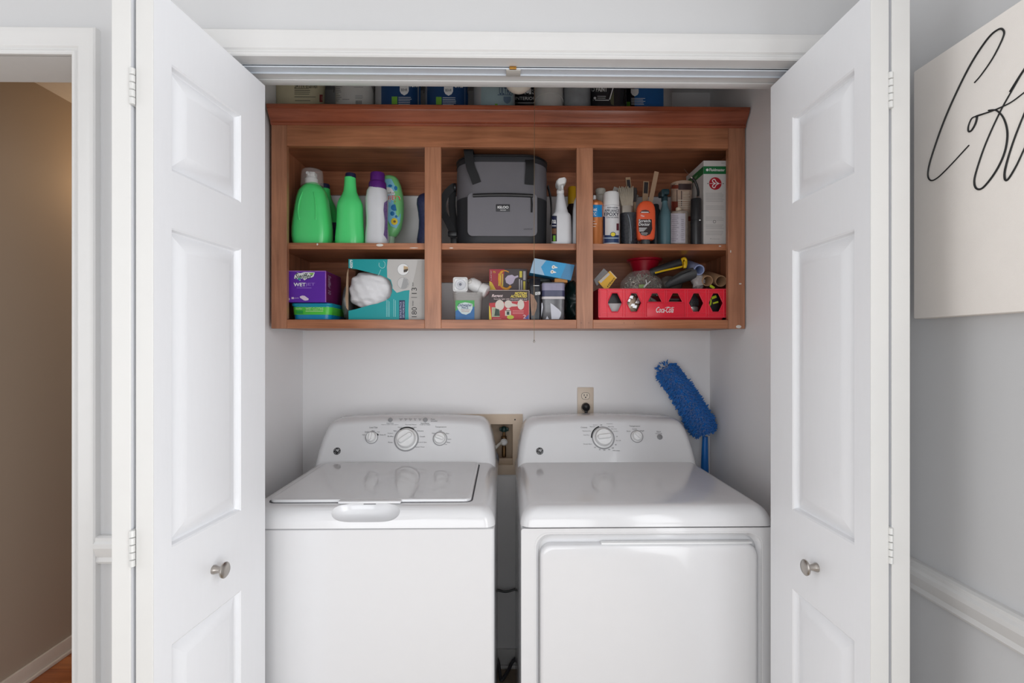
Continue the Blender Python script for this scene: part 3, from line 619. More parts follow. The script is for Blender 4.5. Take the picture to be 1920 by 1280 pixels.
CR = [(0.0, 0.0), (0.0005, 0.003), (0.003, 0.006), (0.006, 0.0068), (0.009, 0.0055), (0.011, 0.0055), (0.013, 0.009), (0.020, 0.013), (0.032, 0.024), (0.041, 0.031), (0.045, 0.033), (0.048, 0.033), (0.0495, 0.037), (0.058, 0.038), (0.060, 0.036), (0.060, 0.0)]
zc_ = czc - 0.060
B().loft([[(x, YC - v, zc_ + u) for u, v in CR] for x in (cl - 0.0, cr + 0.0)]).obj('crown_moulding', WC, cb, ang=25)
PSP = M('paint_speck', (225, 222, 216), 0.5)
def speck(px, py, Y, rx, rz, par):
    return B().lathe([(1, 0), (0.8, 0.0006), (0, 0.0008)], 0, 0, 12).xf(lambda x, y, z: (X(px, Y) + x * rx, Y - z, Z(py, Y) + y * rz)).obj('paint_spot', PSP, par, label='dried white paint spot')
speck(516, 222, YC - 0.0115, 0.0125, 0.005, cb); speck(712, 460, YIN + 0.0004, 0.013, 0.005, cb); speck(776, 465, YIN + 0.0004, 0.016, 0.0015, cb); speck(595, 459, YIN + 0.0004, 0.003, 0.004, cb)
speck(1388, 531, YC - 0.0001, 0.005, 0.0025, cb); speck(846, 465, YIN + 0.0004, 0.007, 0.002, cb); speck(1350, 460, YIN + 0.0004, 0.005, 0.002, cb); speck(1385, 612, YC - 0.0001, 0.010, 0.006, cb); speck(1370, 470, YC - 0.0001, 0.002, 0.005, cb)
for px in (1090, 1104, 1190, 1170):
    B().disc(X(px, YC), Z(605, YC), 0.0012, 0.0012, YC - 0.0004, 8).obj('nail_hole', INK, cb)

# pull chain of the closet ceiling light
yc_ = 1.70; px_ = X(1002, yc_)
pcn = thing('pull_chain', 'thin beaded pull chain hanging in front of the cabinet', 'chain', (px_, yc_, Z(641, yc_)))
ch = B(); z = Z(636, yc_); k = 0
while z < 2.40:
    ch.lathe([(0.0, z - 0.0013), (0.0011, z - 0.0008), (0.0014, z), (0.0011, z + 0.0008), (0.0, z + 0.0013)], px_ + 0.001 * sin(z * 3), yc_, 5); z += 0.0030
ch.obj('beads', M('chain_brass', (170, 150, 120), 0.35, metal=0.9), pcn, kind='stuff')
B().lathe([(0, Z(642.5, yc_)), (0.003, Z(641.5, yc_)), (0.0035, Z(640, yc_)), (0.002, Z(637.5, yc_)), (0, Z(636.5, yc_))], px_ + 0.001 * sin(Z(636, yc_) * 3), yc_, 10).obj('end_bead', STEEL, pcn)
gx, gy, gz = X(973, 1.70), 1.72, Z(168, 1.70) + 0.053
cf = thing('ceiling_lamp', 'white globe bulb of the closet ceiling light hanging above the paint cans', 'lamp', (gx, gy, 2.44))
B().lathe([(0.058, 2.4398), (0.058, 2.43), (0.045, 2.41), (0.034, 2.39), (0.030, 2.375), (0.0, 2.375)], gx, gy, 24).obj('lamp_holder', WHITE, cf)
B().lathe([(0.013, 2.375), (0.014, 2.345), (0.020, 2.335)] + [(0.053 * sin(a), gz + 0.053 * cos(a)) for a in [0.42 + (pi - 0.42) * i / 14 for i in range(15)]], gx, gy, 28).obj('bulb', M('opal_glass', (232, 228, 216), 0.25), cf)

# ------------------------------------------------------------------ paint cans on top of the cabinet
CZ = ctop
def can(px0, px1, Y, name, label, cmat, h=0.19, rim=True, taper=0.0, handle=None, lid=None):
    x0, x1 = X(px0, Y), X(px1, Y); r = (x1 - x0) / 2; cx = (x0 + x1) / 2
    t = thing(name, label, 'paint can', (cx, Y, CZ), 'paint cans on top of the cabinet')
    b = B().lathe([(r * 0.96 * (1 - taper), CZ), (r * (1 - taper), CZ + 0.002), (r * (1 - taper), CZ + 0.006), (r * 0.985 * (1 - taper), CZ + 0.008), (r * 0.985, CZ + h - 0.012), (r, CZ + h - 0.008), (r, CZ + h), (r * 0.9, CZ + h), (r * 0.88, CZ + h - 0.006), (0, CZ + h - 0.006)], cx, Y, 40)
    b.obj('can_body', cmat, t, ang=30)
    if handle is not None:
        pts = smoothpath([(cx + r * 0.99, Y - 0.018, z_(180, Y)), (cx + r * 1.0, Y - 0.03, z_(175, Y)), (cx + r * (0.72 if handle == 1 else 1.16), Y - (r * 0.85 if handle == 1 else 0.05), z_(160, Y)), (cx + r * (0.5 if handle == 1 else 1.1), Y - r * 0.9, CZ + 0.165), (cx, Y - r * 1.04, CZ + 0.185), (cx - r * 0.7, Y - r * 0.9, CZ + 0.17), (cx - r * 1.02, Y - 0.018, z_(180, Y))], 5)
        B().tube(pts, 0.0016, 6).obj('handle', WIRE, t)
    return t, cx, r
def can_print(t, cx, Y, r, mat, build, nm='label_print', eps=0.0008):
    b = B(); build(b); b.curve_on(cx, Y, r, r, eps); return b.obj(nm, mat, t, recalc=False)
CREAM = M('cream_can', (206, 196, 164), 0.5); GREYC = M('grey_can', (176, 176, 178), 0.4, var=0.12, vs=40); BLUEC = M('blue_label', (16, 62, 112), 0.4); BLACKC = M('black_label', (30, 28, 34), 0.45)
SKYC = M('pale_blue_can', (156, 178, 184), 0.45); BONE = M('bone_can', (206, 204, 200), 0.45, var=0.06); GRNP = M('green_print', (120, 180, 60), 0.5)
def z_(py, Y=1.95): return Z(py, Y)
def lines(b, px0, px1, py0, n, step, Y, th=0.9, jit=0.2):
    q = random.Random(int(px0 * 7 + py0))
    for k in range(n):
        b.patch(X(px0, Y), X(px1 - q.uniform(0, jit) * (px1 - px0), Y), z_(py0 + k * step + th, Y), z_(py0 + k * step, Y), Y, 8)
def shield(b, px, py, s, Y):
    pts = [(-1, 0.9), (1, 0.9), (1, -0.1), (0.7, -0.7), (0, -1.1), (-0.7, -0.7), (-1, -0.1)]
    b.poly([(X(px + s * u, Y), z_(py - s * v, Y)) for u, v in pts], Y)
Y = 1.95
t, cx, r = can(519, 608, Y, 'paint_bucket', 'cream plastic paint bucket at the left end on top of the cabinet', CREAM, 0.20, taper=0.05)
B().tube(smoothpath([(cx + r * 0.98, Y - 0.02, CZ + 0.165), (cx + r * 1.06, Y - 0.06, CZ + 0.14), (cx + r * 0.75, Y - r * 0.95, CZ + 0.128), (cx + r * 0.25, Y - r * 1.12, CZ + 0.150)], 5), 0.002, 6).obj('handle', M('pale_handle', (190, 186, 172), 0.4), t)
can_print(t, cx, Y, r * 0.985, INK, lambda b: (b.text('SATIN enamel', X(552, Y), X(592, Y), z_(168), z_(158.5), Y), lines(b, 552, 585, 168.5, 4, 3.4, Y), lines(b, 552, 595, 184, 1, 3, Y), lines(b, 553, 585, 191, 1, 3, Y)))
can_print(t, cx, Y, r * 0.985, M('red_print', (140, 50, 48), 0.5), lambda b: b.patch(X(595, Y), X(605, Y), z_(194), z_(180), Y, 4))
can_print(t, cx, Y, r * 0.985, M('pink_print', (215, 190, 185), 0.5), lambda b: b.patch(X(597, Y), X(603, Y), z_(191), z_(183), Y, 4), eps=0.0014)
t, cx, r = can(630, 703, Y, 'paint_can', 'grey paint can with a scratched paper label beside the cream bucket', BONE, handle=1)
can_print(t, cx, Y, r * 0.985, M('scratch_grey', (120, 120, 122), 0.6), lambda b: (lines(b, 631, 643, 158, 11, 3.3, Y, 0.9, 0.7), lines(b, 664, 682, 160, 3, 2.6, Y, 0.6), lines(b, 666, 682, 181, 3, 2.5, Y, 0.6), lines(b, 642, 655, 188, 1, 2, Y)))
can_print(t, cx, Y, r * 0.985, M('bar_grey', (80, 80, 82), 0.6), lambda b: [b.patch(X(667 + k * 1.7, Y), X(667.8 + k * 1.7, Y), z_(197), z_(190.5), Y, 1) for k in range(7)])
for px0, px1, left, lab in ((704, 789, 715, 'blue-labelled paint can with a shield emblem, third from the left'), (797, 878, 798, 'blue-labelled paint can with a shield emblem, fourth from the left')):
    t, cx, r = can(px0, px1, Y, 'paint_can', lab, GREYC, handle=2 if px0 > 750 else None)
    d = px0 - 797 if px0 > 750 else -83
    can_print(t, cx, Y, r * 0.985, BLUEC, lambda b: b.patch(X(left, Y), X(px1 - 0.5, Y), CZ + 0.012, CZ + 0.172, Y, 24))
    can_print(t, cx, Y, r * 0.985, WHITEINK, lambda b: (shield(b, 841 + d, 171, 8.5, Y), b.text('STURE' if px0 < 750 else 'TURE', X(846 + d, Y), X(868 + d, Y), z_(165), z_(154), Y, bold=0.02), b.text('INTERIOR PAINT + PRIMER', X(819 + d, Y), X(862 + d, Y), z_(163), z_(159.5), Y), lines(b, 830 + d, 855 + d, 183.5, 5, 3.2, Y)), eps=0.0014)
    can_print(t, cx, Y, r * 0.985, GREYINK, lambda b: b.text('BEHR', X(835 + d, Y), X(847 + d, Y), z_(172.5), z_(167.5), Y), eps=0.002)
    can_print(t, cx, Y, r * 0.985, GRNP, lambda b: b.patch(X(817.5 + d, Y), X(828 + d, Y), z_(197), z_(182.5), Y, 4), eps=0.0014)
Y = 1.94
t, cx, r = can(887, 966, Y, 'paint_can', 'pale blue-grey paint can reading ULTRA', GREYC)
can_print(t, cx, Y, r * 0.985, SKYC, lambda b: b.patch(X(902, Y), X(965, Y), CZ + 0.012, CZ + 0.172, Y, 20))
can_print(t, cx, Y, r * 0.985, M('navy_print', (44, 68, 104), 0.5), lambda b: (b.text('ULTRA', X(936, Y), X(961, Y), z_(177, Y), z_(164, Y), Y, bold=0.01), b.patch(X(933, Y), X(960, Y), z_(175.6, Y) - 0.006, z_(174.4, Y) - 0.006, Y, 8)), eps=0.0014)
can_print(t, cx, Y, r * 0.985, M('pale_navy', (100, 122, 144), 0.5), lambda b: shield(b, 951, 187, 7, Y), eps=0.0014)
can_print(t, cx, Y, r * 0.985, GRNP, lambda b: b.patch(X(928, Y), X(933, Y), z_(199, Y), z_(194.5, Y), Y, 3), eps=0.0014)
Yb_ = 2.045
t, cx, r = can(961, 1035, Yb_, 'paint_can', 'paint can with a black and white SPEC RIGHT label set back behind its neighbours', BONE)
can_print(t, cx, Yb_, r * 0.985, BLACKC, lambda b: b.patch(X(962, Yb_), X(1034, Yb_), z_(202, Yb_), z_(161, Yb_), Yb_, 20))
can_print(t, cx, Yb_, r * 0.985, WHITEINK, lambda b: (b.patch(X(963, Yb_), X(1033, Yb_), z_(176, Yb_), z_(166, Yb_), Yb_, 16), b.patch(X(963, Yb_), X(1033, Yb_), z_(193, Yb_), z_(192, Yb_), Yb_, 16)), eps=0.0014)
can_print(t, cx, Yb_, r * 0.985, INK, lambda b: b.text('SPEC RIGHT', X(966, Yb_), X(1031, Yb_), z_(176.5, Yb_), z_(165.5, Yb_), Yb_, bold=0.02), eps=0.002)
can_print(t, cx, Yb_, r * 0.985, WHITEINK, lambda b: b.text('INTERIOR PAINT', X(966, Yb_), X(1031, Yb_), z_(187, Yb_), z_(181, Yb_), Yb_), eps=0.002)
Y = 1.935
t, cx, r = can(1001, 1056, Y, 'paint_can', 'bone-white small paint can without a label', BONE, h=0.185)
B().tube([Vector((cx + r * 1.0 * cos(a), Y - r * 1.0 * sin(a), CZ + 0.085 + 0.012 * sin(a))) for a in [pi * (0.02 + 0.96 * i / 20) for i in range(21)]], 0.0013, 6).obj('bead', M('bone_bead', (222, 220, 216), 0.45), t)
t, cx, r = can(1056.5, 1107, Y, 'paint_can', 'small grey paint can with dried drips on its side', M('dripped_can', (150, 154, 158), 0.5, var=0.35, vs=28), h=0.185)
t, cx, r = can(1107.5, 1171, Y, 'paint_can', 'black-labelled paint can reading PAINT', BLACKC, h=0.188)
can_print(t, cx, Y, r * 0.985, WHITEINK, lambda b: (b.text('ZERO', X(1108.6, Y), X(1132, Y), z_(163, Y), z_(154, Y), Y, bold=0.02), b.text('O PAINT', X(1109, Y), X(1138.5, Y), z_(170.5, Y), z_(161.5, Y), Y, bold=0.02), lines(b, 1120, 1136, 178.5, 2, 3.5, Y), b.poly([(X(1150, Y), z_(158, Y)), (X(1152, Y), z_(158, Y)), (X(1144, Y), z_(185, Y)), (X(1142, Y), z_(185, Y))], Y), b.patch(X(1112, Y), X(1142, Y), z_(187, Y), z_(185.6, Y), Y, 6), b.disc(X(1115.5, Y), z_(182.5, Y), 0.005, 0.005, Y)))
can_print(t, cx, Y, r * 0.985, M('olive_print', (96, 98, 72), 0.5), lambda b: b.poly([(X(1151, Y), z_(168, Y)), (X(1151, Y), z_(196, Y)), (X(1146, Y), z_(194, Y)), (X(1144, Y), z_(186, Y))], Y))
t, cx, r = can(1172, 1258, 1.96, 'paint_can', 'blue-labelled paint can turned sideways, last on the right', GREYC)
can_print(t, cx, 1.96, r * 0.985, BLACKC, lambda b: b.patch(X(1173, 1.96), X(1190, 1.96), CZ + 0.012, CZ + 0.172, 1.96, 10))
can_print(t, cx, 1.96, r * 0.985, M('bright_blue_label', (14, 92, 160), 0.4), lambda b: b.patch(X(1190, 1.96), X(1244, 1.96), CZ + 0.012, CZ + 0.172, 1.96, 20))
can_print(t, cx, 1.96, r * 0.985, WHITEINK, lambda b: (shield(b, 1190.5, 171, 7, 1.96), b.text('TURE', X(1176, 1.96), X(1186, 1.96), z_(163, 1.96), z_(155, 1.96), 1.96), lines(b, 1184, 1210, 182, 5, 2.8, 1.96)), eps=0.0014)
can_print(t, cx, 1.96, r * 0.985, GRNP, lambda b: b.patch(X(1176.5, 1.96), X(1182, 1.96), z_(198, 1.96), z_(189, 1.96), 1.96, 3), eps=0.0014)
# ------------------------------------------------------------------ things on the upper shelf
S = SZ + 0.0003
SHELFG = 'bottles and cans on the upper shelf'
def bottle(name, label, px, Y, secs, mat, group=SHELFG, cat='bottle', part='bottle_body', n=6):
    """secs: (row in px, half width in px, half depth in m, corner roundness 0..1, shift px) from the bottom up"""
    cx = X(px, Y); t = thing(name, label, cat, (cx, Y, S), group)
    b = B(); L = []
    for i, s_ in enumerate(secs):
        py, hwp, hd, rn = s_[:4]; sh = (s_[4] if len(s_) > 4 else 0) * Y / F
        hw = hwp * Y / F; z = S if i == 0 else max(Z(py, Y), S + 0.001 * i)
        L.append((z, hw, hd, rn * min(hw, hd), sh, 0))
    b.rloft(L, cx, Y, n); b.obj(part, mat, t, ang=45); return t, cx
GREEN = M('bright_green_plastic', (92, 236, 136), 0.3, var=0.03, coat=0.2)
NAVYC = M('navy_cap', (34, 38, 74), 0.4)
Y = 1.925
t, cx = bottle('detergent_jug', 'large bright green detergent jug with a clear cap over a white spout', 586, Y,
    [(455, 31, 0.045, 0.6), (453, 33.2, 0.048, 0.6), (446, 34.2, 0.05, 0.6), (430, 34, 0.05, 0.6), (412, 32, 0.048, 0.6), (392, 29.5, 0.046, 0.65), (375, 27.2, 0.044, 0.7), (362, 24, 0.042, 0.8), (356, 20.5, 0.038, 0.9), (352, 17.5, 0.034, 1), (348, 13, 0.026, 1), (346, 11.5, 0.022, 1)], GREEN)
for s_ in (-1, 1):      # moulded grip ridges down the front
    B().tube(smoothpath([(cx + s_ * 0.020, Y - 0.0405, Z(366, Y)), (cx + s_ * 0.030 - 0.002, Y - 0.0440, Z(385, Y)), (cx + s_ * 0.033 - 0.003, Y - 0.0455, Z(405, Y)), (cx + s_ * 0.030, Y - 0.0478, Z(420, Y))], 5), [0.001] + [0.004] * 14 + [0.001], 8).obj('grip_ridge', GREEN, t)
sx = X(584, Y)
B().lathe([(0.0235, Z(347, Y)), (0.0235, Z(338, Y)), (0.022, Z(337.5, Y)), (0.0195, Z(336, Y)), (0.0185, Z(330, Y)), (0.015, Z(326, Y)), (0.0, Z(326, Y))], sx, Y, 24).box(sx + 0.002, sx + 0.019, Y - 0.021, Y + 0.01, Z(335, Y), Z(327, Y), 0.002).lathe_on([(0, 0), (0.0055, 0), (0.0055, 0.016), (0.0038, 0.016), (0.0038, 0.012), (0, 0.012)], (sx - 0.006, Y - 0.010, Z(330, Y)), (0, -1, 0), 14).obj('spout', PLASTW, t, label='white pouring spout')
B().lathe([(0.0415, Z(352, Y)), (0.0410, Z(345, Y)), (0.039, Z(328, Y)), (0.037, Z(323, Y)), (0.030, Z(320.3, Y)), (0.015, Z(319.8, Y)), (0.0, Z(319.8, Y))], sx + 0.003, Y, 32, cap0=False).obj('clear_cap', clear('clear_plastic', (226, 220, 218), 0.22), t, label='clear plastic cap')
Y = 2.045
t, cx = bottle('detergent_bottle', 'green bottle with a dark cap half hidden behind the large green jug', 609, Y,
    [(455, 25, 0.036, 0.8), (452, 26.5, 0.038, 0.8), (440, 27, 0.038, 0.8), (405, 24, 0.036, 0.8), (390, 20.5, 0.032, 0.9), (375, 13, 0.026, 1), (365, 10, 0.021, 1), (356, 9.3, 0.0195, 1)], M('deep_green_plastic', (70, 216, 116), 0.35))
B().lathe([(0.0195, Z(356.5, Y)), (0.0195, Z(349, Y)), (0.018, Z(347.5, Y)), (0, Z(347, Y))], cx, Y, 20).obj('cap', NAVYC, t)
lb_ = B().patch(cx + 0.004, cx + 0.050, Z(452, Y), Z(418, Y), Y, 12); lb_.curve_on(cx, Y, 0.0585, 0.038, 0.0006, 0.0304); lb_.obj('label', M('dark_purple_label', (52, 34, 74), 0.45, var=0.5, vs=120), t)
Y = 1.925
t, cx = bottle('detergent_bottle', 'green bottle with a long neck and a dark blue cap', 656.5, Y,
    [(456, 25, 0.042, 0.9), (454, 26.5, 0.045, 0.9), (446, 26.3, 0.045, 0.9), (425, 24.6, 0.043, 0.95), (405, 23.7, 0.042, 0.95), (390, 23.6, 0.042, 0.95), (383, 22.6, 0.041, 1), (376, 19.6, 0.036, 1), (368, 15.2, 0.029, 1), (361, 12.3, 0.0245, 1), (350, 11, 0.022, 1), (340, 10.4, 0.021, 1), (335, 10.2, 0.0205, 1)], GREEN)
B().lathe([(0.0195, Z(335.5, Y)), (0.0195, Z(329, Y)), (0.018, Z(327.4, Y)), (0, Z(327, Y))], X(657.5, Y), Y, 24).obj('cap', NAVYC, t)
WB = M('white_bottle_plastic', (226, 227, 231), 0.32); PURP = M('purple_cap', (92, 34, 122), 0.35)
t, cx = bottle('softener_bottle', 'white bottle with a purple cap and a purple label on its side', 707, Y,
    [(456, 20, 0.036, 0.85), (454, 21.3, 0.038, 0.85), (440, 20.6, 0.037, 0.85), (425, 19, 0.036, 0.85), (410, 18.8, 0.036, 0.85), (395, 19.8, 0.037, 0.85), (375, 20.3, 0.038, 0.85), (370, 19.8, 0.037, 0.9), (367, 19.2, 0.036, 0.9), (360, 18.6, 0.035, 0.95), (356, 16.6, 0.032, 1), (353, 15, 0.030, 1)], WB)
cxp_ = X(708, Y)
B().lathe([(0.0325, Z(359, Y)), (0.033, Z(355, Y)), (0.0325, Z(346, Y)), (0.030, Z(343, Y)), (0.0272, Z(342, Y)), (0.0268, Z(328, Y)), (0.025, Z(326.3, Y)), (0, Z(326, Y))], cxp_, Y, 32).obj('cap', PURP, t)
q = B()
ov = [(X(727.5 - 7.5 * k, Y), z) for k, z in ((0, Z(376, Y)), (0.95, Z(381, Y)), (1.1, Z(395, Y)), (0.7, Z(415, Y)), (0.85, Z(430, Y)), (1.1, Z(441, Y)), (0.0, Z(452, Y)))]
for (a, z0), (c, z1) in zip(ov[:-1], ov[1:]):
    xe = X(726.3, Y); nn = 4
    q.raw([(a + (xe - a) * i / nn, 0, z0) for i in range(nn + 1)] + [(c + (xe - c) * i / nn, 0, z1) for i in range(nn + 1)], [[i, i + 1, nn + 2 + i, nn + 1 + i] for i in range(nn)])
q.curve_on(cx, Y, 0.0432, 0.038, 0.0012, 0.0323); q.obj('label', M('lavender_label', (120, 96, 146), 0.45, var=0.9, vs=160), t)
Y = 2.03
cx = X(735.5, Y)
t = thing('dish_soap_bottle', 'green and sky-blue bottle standing upside down behind the white one', 'bottle', (X(731, Y), Y, S))
L = [(S, 8, .016, 1, -4.5), (Z(446, Y), 9, .017, 1, -4.5), (Z(445, Y), 11, .018, 1, -4), (Z(441, Y), 13.5, .021, 1, -3), (Z(430, Y), 18.5, .026, 1, -1.5), (Z(410, Y), 21, .029, 1, 0), (Z(385, Y), 22, .031, 1, 0), (Z(365, Y), 20.5, .031, 1, -0.5), (Z(350, Y), 18, .029, 1, -1.5), (Z(338, Y), 14.5, .026, 1, -3), (Z(333, Y), 11, .021, 1, -4.2), (Z(331, Y), 5, .012, 1, -5)]
B().rloft([(z, hw * Y / F, hd, 0.99 * min(hw * Y / F, hd), sh * Y / F, 0) for z, hw, hd, rn, sh in L[2:]], cx, Y, 6).obj('bottle_body', M('mint_bottle', (128, 206, 132), 0.3), t)
B().rloft([(z, hw * Y / F, hd, 0.99 * min(hw * Y / F, hd), sh * Y / F, 0) for z, hw, hd, rn, sh in L[:3]], cx, Y, 6).obj('cap', M('pale_mint_cap', (190, 220, 190), 0.35), t)
def flatdecal(bld, mat, nm, e):
    b = B(); bld(b); b.xf(lambda x, y, z: (x, Y - 0.0315 * sqrt(max(0.03, 1 - ((x - cx) / 0.0485) ** 2)) - e, z)); return b.obj(nm, mat, t, recalc=False)
pp = lambda l: [(X(a, Y), Z(c, Y)) for a, c in l]
flatdecal(lambda b: b.poly(pp([(722, 341), (737, 341), (745, 356), (752, 375), (754, 395), (752, 420), (746, 432), (736, 428), (728, 412), (722, 400)]), Y, 14), M('sky_label', (130, 196, 224), 0.4, var=0.15, vs=60), 'label', 0.0005)
flatdecal(lambda b: (b.text('Gain', X(727, Y), X(753, Y), Z(385, Y), Z(371, Y), Y, rot=180, bold=0.03, shear=0.15)), M('gain_white', (240, 240, 236), 0.4), 'lettering', 0.0012)
flatdecal(lambda b: (b.text('Gain', X(727.8, Y), X(752.4, Y), Z(384.3, Y), Z(371.7, Y), Y, rot=180, bold=0.0, shear=0.15)), M('gain_red', (222, 74, 44), 0.4), 'lettering', 0.0018)
flatdecal(lambda b: (b.poly(pp([(727, 356), (737, 358), (744, 368), (746, 370), (727, 370)]), Y)), WHITEINK, 'label', 0.0010)
for a_, c_, ra, rc in ((743, 394, .014, .013), (739, 405, .008, .009), (746, 410, .005, .005), (735, 354, .008, .005), (745, 358, .006, .009)): flatdecal(lambda b: b.disc(X(a_, Y), Z(c_, Y), ra, rc, Y), M('flower_blue', (24, 116, 178), 0.4, var=0.4, vs=200), 'flower_print', 0.0014)
flatdecal(lambda b: b.disc(X(742.5, Y), Z(419.5, Y), 0.0125, 0.0135, Y), M('yellow_dot', (240, 206, 24), 0.4), 'badge', 0.0014)
flatdecal(lambda b: b.disc(X(743, Y), Z(419.5, Y), 0.005, 0.005, Y), M('brown_dot', (130, 96, 30), 0.4), 'badge', 0.0018)
flatdecal(lambda b: (b.text('original', X(727, Y), X(743, Y), Z(369.5, Y), Z(365, Y), Y, rot=180)), INK, 'lettering', 0.0016)
Y = 1.98
t, cx = bottle('softener_bottle', 'dark blue patterned bottle half hidden behind the left mullion', 800, Y,
    [(455, 17, 0.035, 0.8), (450, 17.5, 0.036, 0.8), (430, 14.5, 0.032, 0.9), (415, 14, 0.031, 0.9), (400, 15.5, 0.033, 0.9), (385, 18, 0.036, 0.8), (375, 17.5, 0.035, 0.85), (368, 14, 0.03, 1), (365, 8, 0.02, 1)], M('navy_pattern_plastic', (52, 58, 96), 0.4, var=0.6, vs=140))
# cooler bag
Y = 1.985; cx = X(941, Y); hw = 83.5 * Y / F; zt = Z(309, Y)
GREYF = M('grey_cooler_fabric', (106, 104, 109), 0.6, var=0.05, bump=0.1, bs=900); DKF = M('charcoal_cooler_fabric', (44, 45, 49), 0.6, bump=0.1, bs=900); WEB = M('black_webbing', (20, 20, 23), 0.7, bump=0.2, bs=1200)
PKF = M('grey_pocket_fabric', (116, 114, 120), 0.6, var=0.04, bump=0.08, bs=900)
ck = thing('cooler_bag', 'grey and black soft cooler bag on the upper shelf', 'cooler bag', (cx, Y, S))
hd = 0.118
zb_ = Z(384, Y)
B().rloft([(S, hw * 0.95, hd * 0.95, 0.078), (S + 0.006, hw * 0.975, hd * 0.98, 0.085), (S + 0.03, hw * 0.985, hd, 0.093), (zb_, hw * 1.0, hd, 0.093)], cx, Y, 8).obj('lower_body', DKF, ck)
B().rloft([(zb_ - 0.0005, hw * 1.0, hd, 0.093), (zt - 0.06, hw * 0.995, hd * 0.99, 0.093), (zt - 0.028, hw * 0.985, hd * 0.97, 0.093)], cx, Y, 8).obj('upper_body', GREYF, ck)
B().rloft([(zt - 0.030, hw * 0.985, hd * 0.97, 0.093), (zt - 0.029, hw * 1.0, hd * 0.985, 0.093), (zt - 0.012, hw * 0.99, hd * 0.98, 0.093), (zt - 0.003, hw * 0.965, hd * 0.95, 0.090), (zt + 0.002, hw * 0.92, hd * 0.9, 0.078), (zt + 0.006, hw * 0.8, hd * 0.75, 0.04)], cx, Y, 8).obj('lid', DKF, ck)
B().tube([(p[0], p[1], zt - 0.008) for p in rrect(hw * 0.99, hd * 0.985, 0.093, 8, cx, Y)] + [(rrect(hw * 0.99, hd * 0.985, 0.093, 8, cx, Y)[0][0], rrect(hw * 0.99, hd * 0.985, 0.093, 8, cx, Y)[0][1], zt - 0.008)], 0.0035, 6).obj('lid_piping', BLACK, ck)
yf = Y - hd; s_ = lambda py: Z(py, yf)
pc_ = [(x, z) for x, z in rrect((X(1007, yf) - X(877, yf)) / 2, (s_(363) - s_(443)) / 2, 0.018, 6, (X(1007, yf) + X(877, yf)) / 2, (s_(363) + s_(443)) / 2)]
pk = B().plateY([pc_], yf - 0.006, yf + 0.004).obj('pocket', PKF, ck)
zl = [(X(px, yf), yf - 0.0085, s_(368 - 1.6 * sin((px - 886) / 113 * pi))) for px in range(887, 1000, 8)]
B().tube(zl, 0.0070, 8, flat=1.0).obj('zipper', BLACK, pk)
B().tube([(X(996, yf), yf - 0.010, s_(369)), (X(997, yf), yf - 0.0115, s_(385)), (X(996.5, yf), yf - 0.011, s_(399))], [0.0028, 0.0034, 0.003], 6).obj('zip_pull', WEB, pk)
B().box(X(930, yf), X(956, yf), yf - 0.008, yf - 0.0055, s_(397.5), s_(384), 0.001).obj('badge', M('charcoal_badge', (54, 54, 58), 0.5), pk)
B().text('IGLOO', X(933, yf), X(953.5, yf), s_(392), s_(387), yf - 0.0085, bold=0.03).text('MAXCOLD', X(938, yf), X(948.5, yf), s_(396), s_(393.8), yf - 0.0085).obj('lettering', WHITEINK, pk)
B().text('LEAKPROOF', X(982, yf), X(998, yf), s_(431.5), s_(428.5), yf - 0.0064).obj('lettering', DKF, pk)
B().patch(X(884, yf), X(996, yf), s_(336), s_(335), yf * 1 + 0.0015, 8).obj('seam', M('seam_grey2', (84, 82, 87), 0.6), ck)
def hs_(pts, w, d, nm='handle_strap'): return B().strap(smoothpath(pts, 5), w, 0.004, d).obj(nm, WEB, ck)
hs_([(X(894, yf), yf - 0.003, s_(344)), (X(889, yf), yf - 0.005, s_(330)), (X(882, yf), yf - 0.006, s_(312)), (X(878, yf), yf + 0.002, zt + 0.012), (X(879, yf), yf + 0.03, zt + 0.016), (X(884, Y), Y, zt + 0.013)], 0.033, (1, 0, 0.15))
hs_([(X(992, yf), yf - 0.003, s_(346)), (X(993, yf), yf - 0.005, s_(330)), (X(994, yf), yf - 0.006, s_(312)), (X(993, yf), yf + 0.004, s_(300)), (X(990, yf), yf + 0.03, s_(291)), (X(978, yf), yf + 0.07, s_(290)), (X(964, yf), yf + 0.11, s_(293))], 0.033, (1, 0.1, 0.0))
xs_ = cx - hw; ys_ = Y - 0.04
hs_([(xs_ - 0.002, ys_, Z(351, ys_)), (xs_ - 0.012, ys_ - 0.004, Z(352, ys_)), (X(838, ys_), ys_ - 0.008, Z(364, ys_)), (X(831, ys_), ys_ - 0.01, Z(380, ys_)), (X(831, ys_), ys_ - 0.008, Z(397, ys_)), (X(838, ys_), ys_ - 0.006, Z(412, ys_)), (X(846, ys_), ys_ - 0.004, Z(428, ys_)), (X(851, ys_), ys_ - 0.004, Z(446, ys_))], 0.027, (1, 0.3, -0.5), 'shoulder_strap')
B().strap(smoothpath([(X(849, ys_), ys_ + 0.01, Z(356, ys_)), (X(847, ys_), ys_ + 0.01, Z(380, ys_)), (X(850, ys_), ys_ + 0.008, Z(410, ys_)), (X(853, ys_), ys_ + 0.004, Z(440, ys_))], 5), 0.028, 0.004, (1, 0.5, 0)).obj('shoulder_strap', WEB, ck)
B().box(X(840, ys_), X(857, ys_), ys_ - 0.012, ys_ + 0.004, Z(444, ys_), Z(434, ys_), 0.004).box(X(845, ys_), X(857, ys_), ys_ - 0.010, ys_ + 0.008, S, Z(446, ys_), 0.004).obj('strap_buckle', BLACK, ck)
B().lathe_on([(0.004, 0), (0.016, 0.002), (0.016, 0.008), (0.006, 0.010)], (xs_ + 0.001, ys_, Z(352, ys_)), (-1, 0, 0), 14).obj('strap_anchor', BLACK, ck)
